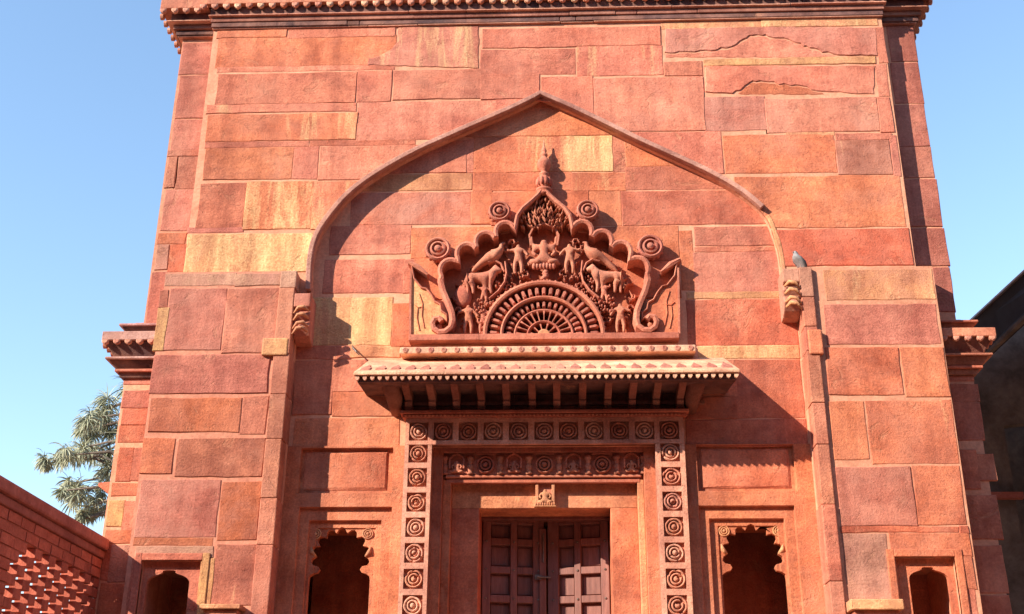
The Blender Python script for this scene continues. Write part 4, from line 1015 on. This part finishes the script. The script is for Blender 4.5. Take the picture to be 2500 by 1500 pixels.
# ------------------------------------------------------------------ pierced brick wall on the left
bwx = xat(302, YC, 940)+.03
bz = at(243, 1316, .02).z                              # top of the coping
bw = empty('brick_wall', (bwx, 0, 0)); tag(bw, 'red brick boundary wall with a pierced lattice, left of the gateway', 'wall')
Lw = 3.2; th = .10; ch = .083
y_end = YC-.004
MB().box(-th-.05, .05, -Lw, y_end, bz-.10, bz).build('coping', COPING, bw, bevel=.02)
MB().box(-th-.02, .02, -Lw, y_end, bz-.17, bz-.102).build('coping', COPING, bw, bevel=.012)
brick_me = MB().box(-.112, .112, -.112, .112, -.036, .036).mesh('brick')     # unit brick, scaled to fit
def brick(y, z, ln, x=None, w=th):
    o = obj('brick', brick_me, BRICK, bw, 'r', loc=(-w/2+rnd.uniform(-.004, .004) if x is None else x, y, z), scl=(w/.224, ln/.224, rnd.uniform(.95, 1.0)), rot=(rnd.uniform(-.02, .02), 0, rnd.uniform(-.02, .02)))
    return o
z = bz-.17-ch/2; row = 0; bed = MB()
lat0, lat1 = 2, 13
while z > 1.9:
    lat = lat0 <= row < lat1
    zb0_, zb1_ = z-ch/2, z+ch/2
    if lat:
        brick(y_end-.06, z, .125); y = y_end-.25-(.125 if row % 2 else 0)
        if row % 2: brick(y_end-.19, z, .13)
        lim = -1.35-.12*min(row-lat0, 2)
        while y > lim:
            brick(y, z, .125); y -= .25
        yy = lim-.05
    else: yy = y_end
    if yy < y_end: bed.box(-th+.008, -.008, -Lw, yy, zb0_, zb1_)
    else: bed.box(-th+.008, -.008, -Lw, y_end, zb0_, zb1_)
    y = yy-.115+(.11 if row % 2 else 0)
    while y > -2.2:
        brick(min(y, yy-.112), z, .218); y -= .232
    z -= ch; row += 1
bed.box(-th, 0, -Lw, y_end, 0, z+ch/2)
bed.build('mortar_bed', BMORT, bw)

# ------------------------------------------------------------------ dark shed on the right
def w3(px, py, Y): return at(px, py, Y)
shed = empty('roofed_shed', (5.2, 1, 0)); tag(shed, 'dark shed with a sloping sheet-metal roof edge at the right margin', 'shed')
SO = Vector((5.2, 1, 0))
A0, A1 = w3(2349, 808, 3.2), w3(2520, 652, 1.0)        # upper edge of the fascia, far and near
B0, B1 = w3(2372, 902, 3.2), w3(2520, 762, 1.0)
out = Vector((.9, .6, 0))
def quadbox(P, depth, name, mat, bevel=0):
    v = [p-SO for p in P]; v2 = [p+depth-SO for p in P]
    return MB().add(v+v2, [(0, 1, 2, 3), (7, 6, 5, 4), (0, 4, 5, 1), (1, 5, 6, 2), (2, 6, 7, 3), (3, 7, 4, 0)]).build(name, mat, shed, bevel=bevel)
ext = (A1-A0)*1.6
quadbox([B0, B0+(B1-B0)*2.2, A0+(A1-A0)*2.2, A0], Vector((.06, .03, 0)), 'fascia', ROOF)
up = Vector((0, 0, .02))
quadbox([A0+Vector((-.03, -.02, .0)), A0+(A1-A0)*2.2+Vector((-.03, -.02, .0)), A0+(A1-A0)*2.2+up+Vector((-.03, -.02, 0)), A0+up+Vector((-.03, -.02, 0))], Vector((.05, .03, 0)), 'roof_trim', ZINC)
quadbox([B0+Vector((-.03, -.02, -.02)), B0+(B1-B0)*2.2+Vector((-.03, -.02, -.02)), B0+(B1-B0)*2.2+Vector((-.03, -.02, .02)), B0+Vector((-.03, -.02, .02))], Vector((.05, .03, 0)), 'roof_trim', CONC)
R0, R1 = A0, A0+(A1-A0)*2.2
quadbox([R0, R1, R1+Vector((6, 2, 1.6)), R0+Vector((6, 2, 1.6))], Vector((0, 0, .04)), 'roof_sheet', ROOF)
# gable wall under the roof edge with a tall dark opening
SWY = 3.9
g0, g1 = at(2330, 1000, SWY), at(2620, 1000, SWY)
top_ = [at(2340, 930, SWY), at(2372, 875, SWY), at(2450, 805, SWY), at(2560, 700, SWY)]
opn = [(at(2452, 1050, SWY).x, 0), (at(2452, 1050, SWY).x, at(2452, 1040, SWY).z), (at(2700, 1000, SWY).x, at(2452, 1010, SWY).z), (at(2700, 1000, SWY).x, 0)]
wp = [(g0.x-SO.x, 0)]+[(x-SO.x, z) for x, z in opn]
wp = [(g0.x-SO.x, 0), (opn[0][0]-SO.x, 0), (opn[1][0]-SO.x, opn[1][1]), (opn[2][0]-SO.x, opn[2][1]), (opn[3][0]-SO.x, 0), (9.5-SO.x, 0), (9.5-SO.x, top_[-1].z), (top_[-1].x-SO.x, top_[-1].z), (top_[-2].x-SO.x, top_[-2].z), (top_[-3].x-SO.x, top_[-3].z), (top_[0].x-SO.x, top_[0].z), (g0.x-SO.x, top_[0].z)]
MB().prism(wp, SWY-SO.y, SWY+.15-SO.y).build('gable_wall', CONC, shed)
bz_ = w3(2430, 1168, 3.0).z
C0, C1 = w3(2405, 1167, 3.75), w3(2492, 1167, 3.75)
quadbox([Vector((C0.x-.2, C0.y, bz_-.035)), Vector((C1.x, C1.y, bz_-.035)), Vector((C1.x, C1.y, bz_+.035)), Vector((C0.x-.2, C0.y, bz_+.035))], Vector((.02, .1, 0)), 'beam', COPING)
MB().box(4.2-SO.x, 12-SO.x, 4.9-SO.y, 5.1-SO.y, 0, at(2480, 900, 4.9).z).build('rear_wall', CONC, shed)
MB().box(9.5-SO.x, 9.7-SO.x, SWY-SO.y, 5.1-SO.y, 0, 5.6).build('side_wall', CONC, shed)

# ------------------------------------------------------------------ tree behind the wall
TY = 14.0
tp = at(350, 1420, TY)
tree = empty('tufted_tree', (tp.x, TY, 0)); tag(tree, 'grey-green tree with drooping spiky leaf tufts behind the brick wall', 'tree')
def tl_(px, py, dy=0.0): p = at(px*KD, py*KD, TY+dy); return Vector((p.x-tp.x, dy, p.z))
base = Vector((0, 0, 0)); zt = at(300, 960, TY).z+.6
trunk = MB().tube([(0, 0, 0), (.05, .05, zt*.35), (-.08, 0, zt*.6), (.05, .05, zt*.8), (0, 0, zt)], [.34, .28, .22, .16, .08], 10)
clus = [(262, 985, 40, 0), (238, 1000, 34, .3), (212, 1012, 32, -.2), (196, 1040, 26, .1), (268, 1030, 36, .2), (232, 1040, 28, .2), (196, 1082, 34, 0), (165, 1100, 30, -.2), (128, 1112, 26, 0), (112, 1120, 18, .1), (218, 1092, 30, .3), (255, 1090, 30, .2), (262, 1135, 30, 0), (172, 1168, 30, 0), (192, 1190, 34, .2), (160, 1185, 24, -.2), (205, 1225, 30, 0), (222, 1248, 24, .1), (198, 1252, 22, 0), (262, 1232, 26, .3), (246, 1180, 26, .3), (330, 960, 60, .3), (400, 1000, 60, 0), (340, 1060, 60, -.4), (380, 1130, 60, .3), (330, 1200, 50, 0), (160, 1260, 16, 0)]
LV = MB()
k_px = (at(300, 1100, TY).x-at(299, 1100, TY).x)*KD
for cx_, cy_, r_, dy in clus:
    c = tl_(cx_, cy_, dy*3); r = r_*k_px
    st = Vector((c.x*.12, 0, min(zt*.95, c.z+.1-.22*abs(c.x))))
    mid = (st+c)/2+Vector((0, 0, .30))
    trunk.tube([st, mid, c], [.06, .035, .015], 6)
    for _t in range(4):
        tc_ = c+Vector((rnd.gauss(0, .35)*r, rnd.gauss(0, .5)*r, rnd.gauss(0, .35)*r))
        lean = Vector((rnd.uniform(-.9, .4), rnd.uniform(-.5, .5), rnd.uniform(-.1, .6)))
        for _ in range(46):
            d = (Vector((rnd.gauss(0, 1), rnd.gauss(0, 1), rnd.gauss(0, 1))).normalized()+lean*.7).normalized()
            L = r*rnd.uniform(.75, 1.35); w = .013*rnd.uniform(.7, 1.2); p = tc_+d*r*.06; pts = [p.copy()]; g_ = rnd.uniform(.2, .5)
            for s_ in range(5):
                d = (d+Vector((0, 0, -g_))).normalized(); p = p+d*(L/5); pts.append(p.copy())
            sd = d.cross(Vector((rnd.uniform(-1, 1), 1, rnd.uniform(-1, 1)))).normalized()
            W_ = [w*.5, w, w, w*.8, w*.5, .001]
            LV.add([q_-sd*v_ for q_, v_ in zip(pts, W_)]+[q_+sd*v_ for q_, v_ in zip(pts, W_)], [(k, k+1, 7+k, 6+k) for k in range(5)])
trunk.build('trunk', BARK, tree, smooth=True)
LV.build('crown', LEAF, tree)

# ------------------------------------------------------------------ pigeon on the right-hand springing
pp = at(1949, 652, -.205); ztp = zat(652, YS, 1985)
pg = empty('pigeon', (at(1947, 640, -.2).x, -.2, ztp)); tag(pg, 'grey pigeon perched on the ledge beside the right end of the arch', 'bird'); pg.scale = (1.05, 1.05, 1.0); pg.rotation_euler = (0, 0, R_(35))
def loft(mb, rings, n=14):
    vs = []; fs = []
    for (c, rx, ry, tilt) in rings:
        for i in range(n):
            a = 2*math.pi*i/n
            u = Vector((0, math.cos(a)*rx, 0))+Vector((math.cos(tilt), 0, math.sin(tilt)))*(math.sin(a)*ry)
            vs.append(Vector(c)+u)
    for k in range(len(rings)-1):
        for i in range(n):
            j = (i+1) % n; fs.append((k*n+i, k*n+j, (k+1)*n+j, (k+1)*n+i))
    fs.append(tuple(range(n))); fs.append(tuple((len(rings)-1)*n+i for i in reversed(range(n))))
    return mb.add(vs, fs)
# spine runs from the tail (low, right) over the back to the head (left)
T = R_(60)
body = loft(MB(), [((.068, 0, .006), .012, .005, R_(-35)), ((.056, 0, .026), .024, .014, R_(-32)), ((.040, 0, .050), .040, .032, R_(-28)), ((.022, 0, .076), .048, .046, R_(-24)), ((.006, 0, .102), .046, .046, R_(-18)), ((-.004, 0, .124), .035, .036, R_(-12)), ((-.010, 0, .140), .024, .025, R_(-8)), ((-.014, 0, .152), .021, .022, R_(-4)), ((-.018, 0, .164), .019, .020, 0), ((-.020, 0, .174), .010, .011, 0)])
body.build('body', GREYF, pg, smooth=True)
for s in (-1, 1):
    w = loft(MB(), [((.004, s*.040, .112), .006, .014, R_(-24)), ((.022, s*.047, .086), .010, .032, R_(-26)), ((.044, s*.042, .054), .010, .028, R_(-28)), ((.064, s*.028, .022), .006, .014, R_(-30)), ((.076, s*.018, .000), .002, .004, R_(-30))], 8)
    w.build('wing', DARKF if s < 0 else DARKF, pg, smooth=True)
    MB().tube([(.012, s*.018, .045), (.010, s*.018, .012), (.006, s*.018, .004)], .0035, 6).tube([(.022, s*.018, .004), (-.012, s*.018, .003)], .003, 6).tube([(.008, s*.018, .004), (-.006, s*.030, .003)], .0025, 6).build('foot', HORN, pg)
    MB().ell((-.024, s*.0185, .164), (.004, .003, .004), 8, 6).build('eye', DARKF, pg, smooth=True)
MB().tube([(-.034, 0, .164), (-.046, 0, .160), (-.054, 0, .155)], [.0055, .004, .001], 7).build('beak', HORN, pg, smooth=True)
MB().add([(.058, -.014, .020), (.058, .014, .020), (.088, .020, -.012), (.088, -.020, -.012), (.064, -.014, .022), (.064, .014, .022), (.094, .020, -.010), (.094, -.020, -.010)], [(0, 1, 2, 3), (7, 6, 5, 4), (0, 4, 5, 1), (1, 5, 6, 2), (2, 6, 7, 3), (3, 7, 4, 0)]).build('tail', DARKF, pg)
